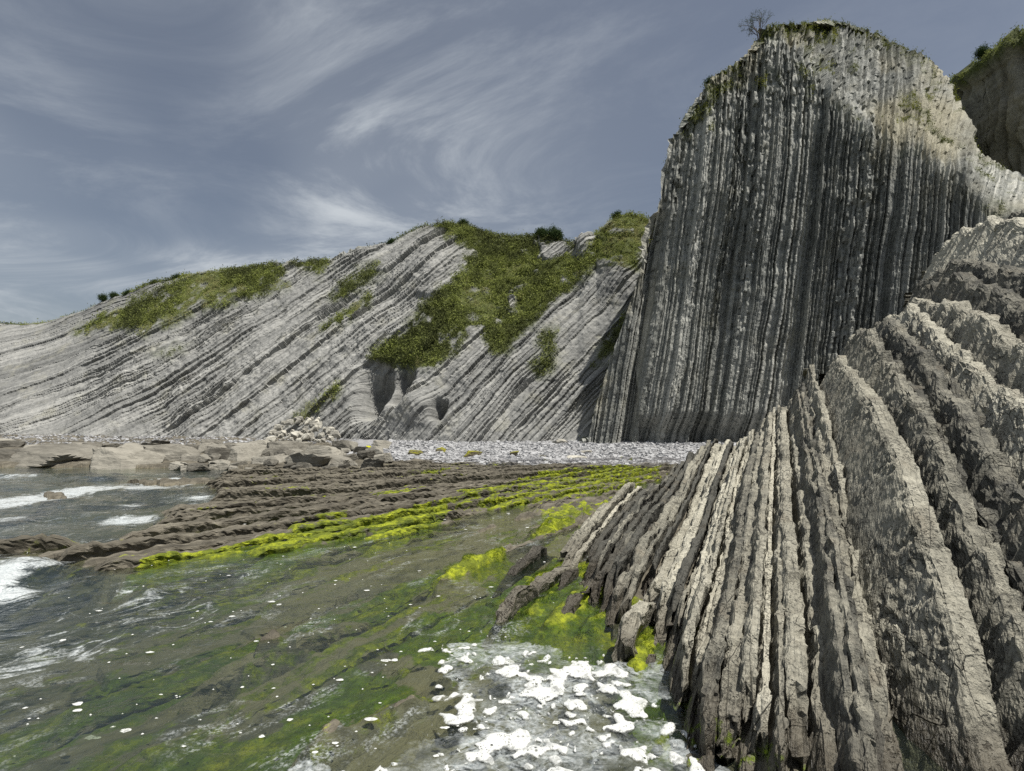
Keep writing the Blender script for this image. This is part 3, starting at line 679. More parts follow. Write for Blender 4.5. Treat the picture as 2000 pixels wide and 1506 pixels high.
hveg = veg_mask(hpx, hpy, HV, HBARE, nh, 92)*smooth(-0.75, 0.1, nh+hveg_off if False else nh+0.35)
hveg = np.where(HT_ > 1.0, np.maximum(hveg, 0.8), hveg)
# bedding: traces steepen from left to right
th = pl(pxs, [(-300, 8), (0, 17), (100, 23), (300, 32), (600, 40), (800, 46), (1000, 54), (1150, 62), (1250, 68), (1400, 74)])
Gx = np.concatenate([[0], np.cumsum(np.tan(np.radians(0.5*(th[1:]+th[:-1])))*np.diff(pxs)*0.048)])
hu = HG[..., 2]-Gx[:, None]
hu = (hu+0.22*fbm(HG[..., 0]*0.10, HG[..., 2]*0.12, octv=3, seed=93)+0.06*fbm(HG[..., 0]*0.9, HG[..., 2]*0.9, octv=2, seed=94))*np.cos(np.radians(th))[:, None]**0.5
hv = HG[..., 0]*np.cos(np.radians(th))[:, None]+HG[..., 2]*np.sin(np.radians(th))[:, None]
B1 = Beds(21, -90, 90, 0.09, 0.42, 1.9); B2 = Beds(22, -90, 90, 0.8, 2.6, 1.4)
k, f, t = B1(hu); k2, f2, t2 = B2(hu)
seg = np.floor(hv/(0.8+3.2*hash01(k, 7+0*k))+9*hash01(k, 3+0*k))
rug = np.clip(0.75+0.8*fbm(HG[..., 0]*0.16, HG[..., 2]*0.2, octv=3, seed=96), 0.2, 1.6)
rel = ((hash01(k, 1+0*k)-0.5)*0.26+(hash01(k, seg, 5+0*k)-0.5)*0.13+(0.5-f)*0.10)*rug
rel += ((hash01(k2, 2+0*k2)-0.5)*0.5+(0.5-f2)*0.4*t2/2)*np.clip(0.7+0.6*nh, 0.2, 1.3)
rel += 0.9*fbm(HG[..., 0]*0.09+3, HG[..., 2]*0.11, octv=3, seed=97)
rel += 0.07*fbm(HG[..., 0]*2.2, HG[..., 2]*2.2, octv=3, seed=98)
# hollows at the foot, a ledge, a gully edge
def blob(px, py, cx, cy, rx, ry, p=2.0): return np.exp(-(np.abs((px-cx)/rx)**p+np.abs((py-cy)/ry)**p))
for (a, b, c, d, h) in [(730, 768, 26, 42, 4.5), (786, 760, 17, 34, 4.5), (858, 802, 12, 17, 2.6), (770, 712, 60, 9, 0.7)]:
    rel -= h*blob(hpx+0.25*(hpy-b), hpy, a, b, c, d, 3.0)
rel += 1.5*blob(hpx+0.3*(hpy-780), hpy, 815, 800, 46, 36)-0.8*blob(hpx, hpy, 835, 583, 26, 9)+0.9*blob(hpx, hpy, 1143, 480, 12, 24)
rel *= 0.5+0.5*smooth(100, 420, hpx)
rel -= 1.6*hveg*smooth(900, 1000, hpx)*smooth(1130, 1040, hpx)*smooth(700, 560, hpy)
hn = grid_normals(HG); hn *= np.sign(np.sum(hn*np.array([0, -1, 0.6]), -1, keepdims=True))
edge = np.where(HT_ > 1, np.clip(1.3-HT_, 0, 1)*0.5, 1.0)*smooth(0, 0.03, HT_)
rel *= 0.82
relv = rel*edge*(1-0.55*hveg)+0.35*hveg*edge*np.abs(nh)
HGd = HG+hn*relv[..., None]
tone = np.clip(0.5+0.75*(hash01(k, 11+0*k)-0.5)+0.5*(hash01(k2, 12+0*k2)-0.5), 0, 1)
tag(obj('hillside', grid_mesh('hillside', HGd, dict(bed=np.stack([hu, hv, 0*hu], -1), tone=tone, veg=np.clip(hveg*1.3, 0, 1)), M_HILL, False)),
    'long grey hillside of tilted rock layers with green scrub along the shore', 'hillside', kind='structure')

# --- the tall fin of near-vertical layers
FCREST = [(1130, 866), (1150, 858), (1163, 800), (1190, 712), (1215, 640), (1240, 562), (1262, 492), (1280, 430), (1292, 385), (1305, 302), (1320, 262), (1345, 216), (1365, 186), (1385, 166), (1400, 142), (1440, 121), (1455, 106), (1480, 76),
          (1500, 52), (1540, 43), (1600, 38), (1625, 36), (1680, 46), (1740, 71), (1790, 101), (1830, 131), (1855, 157), (1872, 205), (1888, 260), (1910, 300), (1960, 330), (2040, 352), (2150, 370)]
pxf = np.concatenate([np.linspace(1135, 1330, 150, endpoint=False), np.linspace(1330, 1960, 400, endpoint=False), np.linspace(1960, 2140, 40)])
fBK = lambda p: pl(p, [(1150, 860), (1290, 395), (1305, 318), (1345, 240), (1400, 175), (1450, 150), (1500, 125), (1560, 140), (1600, 185), (1640, 245), (1700, 300), (1800, 335), (1880, 372), (1950, 430), (2140, 480)])
ffY = lambda p: pl(p, [(1135, 38.5), (1250, 37.5), (1400, 37.5), (1600, 36.5), (1900, 34), (2140, 33)])
def fprof(p, Z, Zf, Zc, Yf):
    Zb = CAMZ+(HOR-fBK(p))/F*(Yf+1.8)
    lo = np.minimum(Z, Zb); hi = np.maximum(Z-Zb, 0)
    slope = pl(p, [(1290, 0.5), (1500, 0.4), (1650, 0.5), (1800, 0.6), (1890, 1.0), (2100, 1.3)])
    return Yf+0.07*np.maximum(lo-Zf, 0)+slope*hi*np.clip(hi/6+0.15, 0, 1)
FG, FT = cliff_grid(pxf, lambda p: pl(p, [(1135, 862), (1500, 858), (2140, 858)]), ffY, lambda p: pl(p, FCREST), fprof, 520, 16, 16, 0.9)
fpx, fpy = img(FG)
nf = fbm(FG[..., 0]*0.7, FG[..., 2]*0.7, octv=4, seed=101)
FXR = (fpx-1000)/F*37.0; FZR = CAMZ-(fpy-HOR)/F*37.0
fu = FXR-0.165*FZR+0.0016*FZR**2
fu = fu+0.25*fbm(FXR*0.12, FG[..., 2]*0.05, octv=2, seed=102)+0.045*fbm(FG[..., 0]*0.6, FG[..., 2]*0.35, octv=3, seed=103)
fv = FZR+0
C1 = Beds(31, -10, 80, 0.07, 0.26, 1.6); C2 = Beds(32, -10, 80, 0.7, 2.4, 1.2)
k, f, t = C1(fu); k2, f2, t2 = C2(fu)
seg = np.floor(fv/(0.35+0.9*hash01(k, 7+0*k))+9*hash01(k, 3+0*k))
up = smooth(70, -90, fpy-fBK(fpx)+40*nf)                       # weathered upper slope: blockier, less ribbed
blockm = np.clip(0.25+0.9*smooth(-0.1, 0.7, fbm(fu*0.35, fv*0.06, octv=3, seed=104)+0.35*up)+0.5*up, 0, 1.5)
rel = (hash01(k, 1+0*k)-0.5)*0.46*(1-0.4*up)+(0.5-f)*0.12
rel += (hash01(k, seg, 5+0*k)-0.5)*0.36*blockm*(1-0.25*up)
tilt = (hash01(k2, 9+0*k2)-0.36)*0.9
rel += (hash01(k2, 2+0*k2)-0.5)*0.7*(1-0.5*up)+(0.5-f2)*tilt*t2*0.55
rel += 0.55*fbm(FG[..., 0]*0.12, FG[..., 2]*0.10, octv=3, seed=105)+0.09*fbm(FG[..., 0]*1.6, FG[..., 2]*1.6, octv=3, seed=106)*(0.5+blockm)*(1-0.5*up)
rel *= 1-0.6*smooth(1885, 1925, fpx)
# deep dark groove between the outer buttress and the main face, undercut foot
grv = np.exp(-((fpx-(1222+(860-fpy)*0.155+(860-fpy)**2*0.00002))/16)**2)*smooth(380, 520, fpy)
rel -= 1.7*grv
rel -= 1.1*smooth(800, 850, fpy)*smooth(1225, 1260, fpx)
fn = grid_normals(FG); fn *= np.sign(np.sum(fn*np.array([0, -1, 0.5]), -1, keepdims=True))
fe = np.where(FT > 1, np.clip(1.4-FT, 0, 1), 1.0)*smooth(0, 0.02, FT)
FGd = FG+fn*(rel*fe)[..., None]
FV = [([(1470, 80), (1500, 45), (1560, 36), (1660, 36), (1700, 52), (1640, 58), (1560, 58), (1500, 75)], 0.8), ([(1330, 262), (1345, 212), (1400, 138), (1445, 118), (1452, 150), (1410, 200), (1370, 240), (1340, 275)], 0.75),
      ([(1480, 160), (1500, 140), (1520, 145), (1515, 168), (1485, 178)], 0.8), ([(1570, 75), (1620, 62), (1640, 80), (1600, 105)], 0.6), ([(1560, 118), (1620, 105), (1620, 125), (1570, 150)], 0.5), ([(1555, 180), (1595, 150), (1600, 170), (1570, 210)], 0.35),
      ([(1660, 50), (1760, 70), (1840, 130), (1800, 120), (1720, 80)], 0.5), ([(1378, 245), (1392, 238), (1390, 262), (1376, 265)], 0.5), ([(1900, 400), (1960, 380), (1990, 410), (1930, 430)], 0.4)]
fveg = veg_mask(fpx, fpy, FV, [], nf, 0)*smooth(-0.5, 0.3, nf+0.25)
fveg = np.maximum(fveg, 0.5*up*smooth(0.25, 0.9, nf))
fwarm = np.clip(0.75*up*smooth(-0.5, 0.6, fbm(FXR*0.25+7, FZR*0.25, octv=4, seed=108)), 0, 0.7)
fveg = np.where(FT > 1.02, np.maximum(fveg, 0.5), fveg)
ftone = np.clip(0.45+0.7*(hash01(k, 11+0*k)-0.5)+0.45*(hash01(k2, 12+0*k2)-0.5)+0.06*up+0.30*blockm*(hash01(k, seg, 13+0*k)-0.35), 0, 1)  # paler upper slope and mottled blocks: sunlit look put into the tone
fin = empty('cliff', (17, 40, 0), 'tall dark grey cliff of thin near-vertical rock layers with grassy top', 'cliff')
obj('rock_face', grid_mesh('rock_face', FGd, dict(bed=np.stack([fu, fv*1.6, FG[..., 1]], -1), tone=ftone, veg=fveg, warm=fwarm), M_FIN, False), fin)

# --- the shaded cliff at the right edge
rc = [(1846, 175), (1860, 168), (1885, 152), (1900, 140), (1920, 122), (1960, 95), (2000, 70), (2060, 35), (2140, 10), (2300, -40)]
pxr = np.linspace(1846, 2280, 220)
def rprof(p, Z, Zf, Zc, Yf):
    q = np.clip((Z-Zf)/np.maximum(Zc-Zf, 0.1), 0, 1); return Yf+1.0*q+6*np.clip(q-0.92, 0, 1)
RG, RT = cliff_grid(pxr, lambda p: pl(p, [(1880, 470), (2000, 500), (2300, 560)]), lambda p: pl(p, [(1846, 55), (1880, 52), (1905, 49), (2000, 44), (2280, 36)]), lambda p: pl(p, rc), rprof, 220, 14, 16, 0.7)
rpx, rpy = img(RG)
ru = RG[..., 0]*0.5+RG[..., 1]*0.5-0.12*RG[..., 2]+0.6*fbm(RG[..., 0]*0.3, RG[..., 2]*0.12, octv=3, seed=111)
D1 = Beds(41, -10, 120, 0.3, 1.2, 1.4); k, f, t = D1(ru)
rel = (hash01(k, 1+0*k)-0.5)*0.5+0.9*fbm(RG[..., 0]*0.25, RG[..., 2]*0.14, octv=4, seed=112)+0.2*fbm(RG[..., 0]*1.3, RG[..., 2]*0.6, octv=3, seed=113)
rel += 0.8*smooth(0.9, 0.97, RT)
rn = grid_normals(RG); rn *= np.sign(np.sum(rn*np.array([-0.5, -1, 0.2]), -1, keepdims=True))
rel += 0.7*fbm(ru*1.2, RG[..., 2]*0.1, octv=4, seed=115)-0.6*smooth(0.55, 0.9, ridged(ru*0.6, RG[..., 2]*0.06, octv=3, seed=116))
RGd = RG+rn*(rel*np.where(RT > 1, np.clip(1.5-RT, 0, 1), 1))[..., None]
rveg = np.clip(smooth(0.93, 0.99, RT+0.03*fbm(RG[..., 0], RG[..., 2], octv=3, seed=114)), 0, 1)
rcl = empty('cliff', (46, 44, 0), 'shaded brown cliff with grassy rim rising behind the pale scree saddle', 'cliff')
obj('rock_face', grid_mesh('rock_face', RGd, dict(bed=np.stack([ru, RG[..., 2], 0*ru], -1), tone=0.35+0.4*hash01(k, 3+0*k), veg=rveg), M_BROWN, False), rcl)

# ------------------------------------------------------------------ scattered foliage
def leaf_cloud(name, pts, nrm, size, per, mat, tones, seed, spread=1.0, upright=0.0):
    """small leaf faces around each point"""
    r = np.random.default_rng(seed); n = len(pts)
    c = np.repeat(pts, per, 0)+r.normal(0, 1, (n*per, 3))*np.repeat(size, per)[:, None]*0.55*spread+np.repeat(nrm, per, 0)*(np.abs(r.normal(0, 1, n*per))*np.repeat(size, per)*0.4)[:, None]
    a = r.normal(0, 1, (n*per, 3)); a[:, 2] += upright*2; a /= np.linalg.norm(a, axis=1, keepdims=True)
    b = np.cross(a, r.normal(0, 1, (n*per, 3))); b /= np.linalg.norm(b, axis=1, keepdims=True)
    s = np.repeat(size, per)*r.uniform(0.28, 0.6, n*per)
    a = a*s[:, None]*1.5; b = b*s[:, None]*0.6
    V = np.stack([c-a*0.5, c+b*0.5, c+a*0.6, c-b*0.5], 1).reshape(-1, 3)
    Fq = np.arange(n*per*4).reshape(-1, 4)
    tn = np.repeat(np.clip(np.repeat(tones, per)+r.normal(0, 0.10, n*per), 0, 1), 4)
    return mesh_np(name, V, Fq, dict(tone=tn), mat, False)
def scatter_on(G, nrm, mask, n, seed):
    r = np.random.default_rng(seed)
    A = np.linalg.norm(np.cross(np.gradient(G, axis=0), np.gradient(G, axis=1)), axis=-1)
    p = (A*mask).reshape(-1); p = p/p.sum()
    i = r.choice(len(p), n, p=p)
    return i, G.reshape(-1, 3)[i], nrm.reshape(-1, 3)[i], r
vm = np.where(hveg > 0.3, hveg, 0)*(HT_ < 1.06)*(HT_ > 0.02)
i, pts, nn, r = scatter_on(HGd, hn, vm, 34000, 201)
big = fbm(pts[:, 0]*0.25, pts[:, 2]*0.3, octv=3, seed=202); med = fbm(pts[:, 0]*1.1, pts[:, 2]*1.1, octv=2, seed=203)
ipx, ipy = 1000+F*pts[:, 0]/pts[:, 1], HOR-F*(pts[:, 2]-CAMZ)/pts[:, 1]
grass = np.clip(smooth(0.1, 0.6, big)+blob(ipx, ipy, 1220, 470, 60, 50)+0.8*blob(ipx, ipy, 1085, 510, 40, 25)+0.6*blob(ipx, ipy, 1010, 600, 50, 50), 0, 1)
size = np.where(grass > 0.55, 0.14, 0.23)*r.uniform(0.6, 1.5, len(pts))
tones = np.clip(0.40+0.20*med+0.25*big+0.30*grass+0.08*r.normal(0, 1, len(pts)), 0, 1)
tag(obj('scrub', leaf_cloud('scrub', pts, nn, size, 8, M_SCRUB, tones, 204)), 'low green scrub and grass covering the hillside slopes', 'scrub', kind='stuff')
vm = np.where(fveg > 0.25, fveg, 0)*(FT < 1.05)
i, pts, nn, r = scatter_on(FGd, fn, vm, 2600, 211)
tuft = leaf_cloud('grass', pts, nn, r.uniform(0.08, 0.22, len(pts)), 9, M_TUFT, np.clip(0.42+0.3*fbm(pts[:, 0], pts[:, 2], octv=2, seed=212), 0, 1), 213)
o = obj('grass', tuft, fin); o['kind'] = 'stuff'
i, pts, nn, r = scatter_on(RGd, rn, np.where(rveg > 0.4, rveg, 0)*(RT < 1.1), 1500, 221)
o = obj('grass', leaf_cloud('grass', pts, nn, r.uniform(0.12, 0.3, len(pts)), 9, M_SCRUB, r.uniform(0.2, 0.7, len(pts)), 222), rcl); o['kind'] = 'stuff'

# ------------------------------------------------------------------ foreground ridge of upright slabs
ridge = empty('rock_ridge', (6, 9, -0.3), 'foreground ridge of upright parallel rock slabs rising from the foamy pool', 'rock ridge')
def slab(w, t, lean, ya, yb, zc_fn, seed, jag=0.08, flute=0.0, rough=0.03, nl=26, ratio=1.0085, step=0.10, drop=1.6, pitted=False, blk_len=(0.2, 1.2), bev=0.025, plan=None, name='slab', mesh_n=None, tone=None):
    """one upright bed: left face, broken top edge, right face; w is its place across the beds at the crest"""
    n = mesh_n or int(math.log(yb/ya)/math.log(ratio))+2
    Y = np.linspace(ya, yb, n) if mesh_n else np.geomspace(ya, yb, n)
    r = np.random.default_rng(seed)
    zc = zc_fn(Y)
    cuts = np.cumsum(r.uniform(blk_len[0], blk_len[1], 160))+ya-r.random()
    blk = np.searchsorted(cuts, Y)
    zc = zc+(hash01(blk, seed+0*blk, 1+0*blk)-0.5)*2*step+jag*fbm(Y*2.2, 0*Y+seed, octv=5, gain=0.6, seed=seed)
    wo_ = (hash01(blk, seed+0*blk, 2+0*blk)-0.5)*0.05*min(1, t*6)
    gapm = np.clip(1-np.abs(Y[:, None]-cuts[None]).min(1)/0.018, 0, 1)*(hash01(blk, seed+0*blk, 4+0*blk) > 0.45)
    zc = zc-gapm*0.09
    # ragged broken ends
    fade = smooth(0.7, 0, Y-ya)+smooth(0.6, 0, yb-Y)
    zc = zc-0.38*fade*(0.5+hash01(blk, seed+0*blk, 6+0*blk))
    zb = np.minimum(np.maximum(zc-drop, -0.6), zc-0.12)
    ql = 1-np.linspace(1, 0, nl)**1.5; nr = max(9, nl//3); qr = 1-np.linspace(0, 1, nr)**1.5
    tl = math.tan(math.radians(lean))
    rz, rw, side = [], [], []
    for q in ql:
        z = zb+(zc-zb)*q; e = np.clip((zc-z)/bev, 0, 1)
        rz.append(z); rw.append(w+wo_-0.5*t*(0.72+0.28*e)-(zc-z)*tl); side.append(-1)
    for a_ in (-0.36, -0.12, 0.12, 0.36): rz.append(zc); rw.append(w+wo_+a_*t); side.append(0.6*a_)
    for q in qr:
        z = zb+(zc-zb)*q; e = np.clip((zc-z)/bev, 0, 1)
        rz.append(z); rw.append(w+wo_+0.5*t*(0.72+0.28*e)-(zc-z)*tl); side.append(1)
    Z = np.stack(rz, 1); W = np.stack(rw, 1); S = np.array(side, float)[None]+0*Z; YY = Y[:, None]+0*Z
    top = np.clip(1-(zc[:, None]-Z)/0.45, 0, 1)
    d = rough*(0.75*fbm(YY*2.2, Z*3.5, W*3+seed, octv=3, seed=seed+3)+0.8*fbm(YY*9, Z*11, W*9+seed, octv=3, gain=0.65, seed=seed+4))*(0.6+0.6*top)
    if flute:
        s1 = YY+0.4*Z+0.12*fbm(YY*2, Z*2, octv=2, seed=seed+6)
        d = d+flute*(ridged(s1*2.6, Z*0.5, W*0.6+seed, octv=4, seed=seed+5)*0.55+0.6*(hash01(np.floor(s1*4.5), np.floor(Z*1.6+hash01(np.floor(s1*4.5), seed+0*Z)*3), seed+0*Z)-0.5))*(0.3+0.9*top)
    if pitted:
        pm = smooth(-0.25, 0.5, fbm(YY*0.7, Z*0.9, octv=2, seed=seed+9))
        d = d-0.05*pm*np.clip(fbm(YY*11, Z*11, octv=3, seed=seed+7), 0, 1)
    W = W+S*d
    Z = Z+(0.5*top*d+0.02*fbm(YY*12, W*14, octv=3, seed=seed+11)*top)+(flute > 0.05)*top*0.07*ridged(YY*6, W*3+seed, octv=3, seed=seed+15)+top*flute*0.5*(hash01(np.floor(YY*5.5+0.3*np.sin(W*9)), seed+0*Z, 8+0*Z)-0.6)
    rag = smooth(1.0, 0, YY-ya)*0.30-smooth(0.8, 0, yb-YY)*0.3
    YY = YY+0.3*d+rag*np.clip(0.2+fbm(Z*5, W*9, octv=3, seed=seed+13), -0.3, 1)
    mid = W.mean(1, keepdims=True)
    W = np.concatenate([W[:1]*0.1+0.9*mid[:1], W, W[-1:]*0.1+0.9*mid[-1:]]); Z = np.concatenate([Z[:1], Z, Z[-1:]]); YY = np.concatenate([YY[:1]-0.03, YY, YY[-1:]+0.03])
    if plan:
        px_, py_ = plan(W, YY); G = np.stack([px_, py_, Z], -1)
        at = ground(px_, py_)[1]; at['wet'] = smooth(0.03, -0.02, Z); at['algae'] = np.where((at['algae'] < 0.42) | (px_ < -8.3), np.where(Z < -0.02, at['algae'], 0.1), at['algae']); at['bed'] = np.stack([W*1.7, YY, Z*2], -1)
        return grid_mesh(name, G, at, M_GROUND, False)
    G = np.stack([x_of(W, YY), YY, Z], -1)
    sp = 0.14*fbm(YY*1.3, W*1.3, octv=3, seed=301)
    wet = smooth(0.62, 0.15, Z+sp)*smooth(13, 8, YY)
    veg = smooth(0.5, 0.15, Z+sp)*smooth(0.9, 0.1, np.abs(w+0.45)-0.3)*0.40*smooth(8.5, 7, YY)+0*Z
    return grid_mesh('slab', G, dict(bed=np.stack([W, YY, Z], -1), tone=0*Z+(r.random() if tone is None else tone), wet=wet, veg=veg), M_SLAB, False)

rng = np.random.default_rng(5)
# thin beds on the water side
w = -3.95; i = 0
while w < 0.62:
    t = 0.05+0.09*rng.random()**1.5 if rng.random() < 0.75 else 0.15+0.12*rng.random()
    gapw = 0.006+0.06*rng.random()**2.5
    c = w+t/2
    y0 = float(pl(c, Y0T))+rng.uniform(-0.3, 0.5); y1 = float(pl(c, [(-4.2, 14.2), (-3.2, 15), (-2.5, 15.8), (-1, 16.2), (1, 16.5)]))+rng.uniform(-0.9, 0.5)
    dz = rng.normal(0, 0.10)+(0.06 if t > 0.13 else 0)
    def zf(Y, c=c, dz=dz): return crest_thin(c, Y)+dz+0.08*np.sin(Y*0.9+c*3)
    obj('slab', slab(c, t, 17+rng.uniform(-1, 1), max(y0, 2.2), y1, zf, 400+i, 0.06, 0, 0.028, 18, 1.0095, 0.05, 1.0), ridge)
    w += t+gapw; i += 1
    if rng.random() < 0.08: w += 0.08          # a gap left by a fallen bed
tall = lambda Y: pl(Y, CRESTS[0][1])
for c, t, dz, yb in ((0.66, 0.08, 0.25, 15.8), (0.77, 0.10, 0.15, 15.9), (0.90, 0.08, 0.45, 16.0)):
    obj('slab', slab(c, t, 19, 2.3, yb, lambda Y, c=c, dz=dz: crest_thin(c, Y)*0.97+dz*(Y/16)-0.1-0.7*smooth(0.6, 1.0, np.array(c))*smooth(10, 6, Y), 460+int(c*100), 0.10, 0.02, 0.035, 28, 1.0085, 0.12, 1.8), ridge)
o = obj('slab', slab(1.55, 0.26, 24.5, 2.3, 15.4, tall, 480, 0.05, 0.008, 0.016, 90, 1.0065, 0.05, 2.7, True, bev=0.06, tone=0.62), ridge)
o['label'] = 'broad pitted slab with a smooth face, tallest beside the dark cleft'
for n_, (c, pts_) in enumerate(CRESTS[1:]):
    far = pts_[-1][0]
    obj('slab', slab(c, 0.16+0.03*n_, 25, 2.6, far, lambda Y, p=pts_: pl(Y, p), 500+n_, 0.10, 0.055+0.014*n_, 0.03, 60, 1.0075, 0.10, 2.2+0.12*n_, blk_len=(0.12, 0.5), bev=0.08, tone=(0.5, 0.35, 0.85, 0.7, 0.3, 0.35, 1.0, 0.2, 0.35)[n_]), ridge)
    # a softer, lower bed behind each hard one
    c2 = c+0.5*((CRESTS[n_+2][0]-c) if n_+2 < len(CRESTS) else 1.2)
    obj('slab', slab(c2, 0.13+0.04*n_, 25, 2.6, far, lambda Y, p=pts_: pl(Y, p)-0.32-0.05*(p[0][1] > 0), 530+n_, 0.12, 0.07+0.012*n_, 0.045, 40, 1.0085, 0.10, 1.8+0.1*n_, blk_len=(0.12, 0.5), bev=0.08, tone=0.25), ridge)

for c, ya_, yb_, t, h in ((-3.5, 7.0, 9.7, 0.20, 0.26), (-3.25, 7.9, 9.6, 0.12, 0.16), (-2.72, 6.8, 8.2, 0.15, 0.14), (-1.62, 5.8, 7.6, 0.20, 0.30), (-1.35, 5.6, 6.6, 0.10, 0.12), (-0.62, 3.9, 4.8, 0.16, 0.26), (-4.3, 8.6, 11.0, 0.14, 0.12)):
    obj('slab', slab(c, t, 14, ya_, yb_, lambda Y, h=h, ya_=ya_: h*smooth(-0.2, 0.5, Y-ya_)+0.12*fbm(Y*1.3, 0*Y, octv=2, seed=int(ya_*10)), 560+int(yb_*10), 0.06, 0.02, 0.04, 14, 1.009, 0.05, 0.7), ridge)
# ------------------------------------------------------------------ low beds of the tidal platform, each a piece of the ground
prng = np.random.default_rng(15)
fan = lambda W, R: (14.0-R*np.sin(W/18), 30.0-R*np.cos(W/18))
gnd = bpy.data.objects['ground']
u = 13.1; q = 0
while u < 27.6:
    t = 0.10+0.22*prng.random()**1.3; c = u+t/2
    R = np.linspace(5, 40, 400); bx_, by_ = fan(c+0*R, R)
    ne_ = fbm(bx_*0.8, by_*0.8, octv=3, seed=41)
    exm = ex_mask(bx_, by_, ne_)*(by_ < 29)
    ins = np.nonzero(exm > 0.25)[0]
    if len(ins) > 12:
        ra, rb = R[ins[0]], R[ins[-1]]
        hgt = prng.uniform(0.02, 0.20)*(0.4 if c < 15.2 else 1.0)
        def zf(Rq, hgt=hgt, R=R, exm=exm, s=q): return -0.22+(0.30+hgt)*np.interp(Rq, R, exm)+0.10*fbm(Rq*0.35, 0*Rq+s*3.1, octv=3, seed=71)
        obj('rock_bed', slab(c, t, -6, ra-0.3, rb+0.4, zf, 700+q, 0.05, 0.02, 0.035, 9, 1, 0.03, 0.45, blk_len=(0.5, 2.2), bev=0.03, plan=fan, name='rock_bed', mesh_n=min(340, int((rb-ra)/0.06)+8)), gnd)
        q += 1
    u += t+0.05+0.32*prng.random()**1.6
# beds that stay under the water of the near pool
u = 7.6
while u < 15.2:
    t = 0.10+0.30*prng.random(); c = u+t/2
    R = np.linspace(12, 37, 300); bx_, by_ = fan(c+0*R, R); gz_, ga_ = ground(bx_, by_)
    ok = (by_ > 3.2) & (gz_ < -0.02) & (w_of(bx_, by_) < pl(by_, [(3, -0.9), (8, -2.6), (12, -3.9), (20, -4.5)])) & (bx_ > -12)
    ins = np.nonzero(ok)[0]
    if len(ins) > 25:
        s0 = prng.uniform(0, 0.35); s1 = prng.uniform(0.65, 1.0); lo, hi = ins[int(s0*(len(ins)-1))], ins[int(s1*(len(ins)-1))]
        zs = np.convolve(np.pad(gz_, 12, mode='edge'), np.ones(25)/25, 'valid'); hgt = prng.uniform(0.03, 0.12)
        def zf(Rq, hgt=hgt, R=R, zs=zs, s=q): return np.minimum(np.interp(Rq, R, zs)+hgt+0.07*fbm(Rq*0.4, 0*Rq+s*3.1, octv=3, seed=72), 0.03)
        obj('rock_bed', slab(c, t, -4, R[lo], R[hi], zf, 800+q, 0.03, 0.015, 0.03, 7, 1, 0.02, 0.3, blk_len=(0.5, 2.5), bev=0.05, plan=fan, name='rock_bed', mesh_n=min(300, int((R[hi]-R[lo])/0.06)+8)), gnd)
        q += 1
    u += t+0.08+0.45*prng.random()

# ------------------------------------------------------------------ boulders and shingle
def rock_dirs(n):
    a = np.linspace(-1, 1, n+1); V = []; Fq = []
    for ax in range(3):
        for s in (-1, 1):
            u, v = np.meshgrid(np.tan(a*np.pi/4), np.tan(a*np.pi/4), indexing='ij'); c = [None]*3
            c[ax] = s+0*u; c[(ax+1) % 3] = u; c[(ax+2) % 3] = v
            b = len(V)*(n+1)**2; V.append(np.stack(c, -1).reshape(-1, 3)); f = grid_faces(n+1, n+1, flip=(s < 0)); Fq.append(f+b)
    V = np.concatenate(V); V /= np.linalg.norm(V, axis=1, keepdims=True); Fq = np.concatenate(Fq)
    key = np.round(V*1e5).astype(np.int64); _, first, inv = np.unique(key, axis=0, return_index=True, return_inverse=True)
    return V[first], inv.reshape(-1)[Fq]
RD, RF = rock_dirs(11); RDS, RFS = rock_dirs(5)
def boulder_mesh(seed, mat, flat=0.5, dirs=(None, None), boxy=0.5):
    r = np.random.default_rng(seed); D, Fq = dirs
    nrm = [np.eye(3)[a]*s+r.normal(0, 0.28, 3) for a in range(3) for s in (-1, 1)]; nrm += list(r.normal(0, 1, (7, 3)))
    nrm = np.array(nrm); nrm /= np.linalg.norm(nrm, axis=1, keepdims=True)
    dist = np.concatenate([r.uniform(0.66, 0.9, 6), r.uniform(0.66, 0.95, len(nrm)-6)])
    dd = D@nrm.T; rad = np.min(np.where(dd > 0.02, dist[None]/np.maximum(dd, 0.02), 9), 1)
    V = D*rad[:, None]
    V = V*(1+0.045*fbm(V[:, 0]*3+seed, V[:, 1]*3, V[:, 2]*3, octv=3, seed=seed)[:, None])
    V[:, 2] += 0.012*np.sign(np.sin(V[:, 2]*14+V[:, 0]*2))*np.abs(D[:, 2] < 0.8)
    V /= np.abs(V).max(0)[None]
    return mesh_np('boulder', V*0.5, Fq, None, mat, False)
BM = {m: [boulder_mesh(600+j*7+q*100, mt, dirs=(RD, RF)) for j in range(6)] for q, (m, mt) in enumerate((('brown', M_BOULD), ('pale', M_BOULD_LT), ('algae', M_BOULD_AL), ('yellow', M_BUOY)))}
brng = random.Random(4)
def place_rock(px, py, wpx, hpx_, kind, label, group=None, z=None, name='boulder', depth=None, yaw=None, Y=None):
    """px, py: middle of its foot in the photo; the rock stands on the ground there"""
    if Y is None:
        Y = 20.0
        for _ in range(25):
            x = (px-1000)/F*Y; gz_ = max(ground_z(x, Y), -0.05) if z is None else z
            Y = 0.5*Y+0.5*(CAMZ-gz_)*F/(py-HOR)
    x = (px-1000)/F*Y; gz_ = max(ground_z(x, Y), -0.05) if z is None else z
    sx = wpx/F*Y; sz = hpx_/F*Y*(0.95 if kind == 'brown' else 1.0); sy = depth if depth else sx*brng.uniform(0.6, 0.9)
    o = obj(name, brng.choice(BM[kind]), None, (x, Y+sy*0.45, gz_+sz*0.36))
    o.scale = (sx*1.08, sy, sz*1.28); o.rotation_euler = (brng.uniform(-.1, .1), brng.uniform(-.14, .14), brng.uniform(-0.35, 0.35) if yaw is None else yaw)
    return tag(o, label, 'boulder', group)
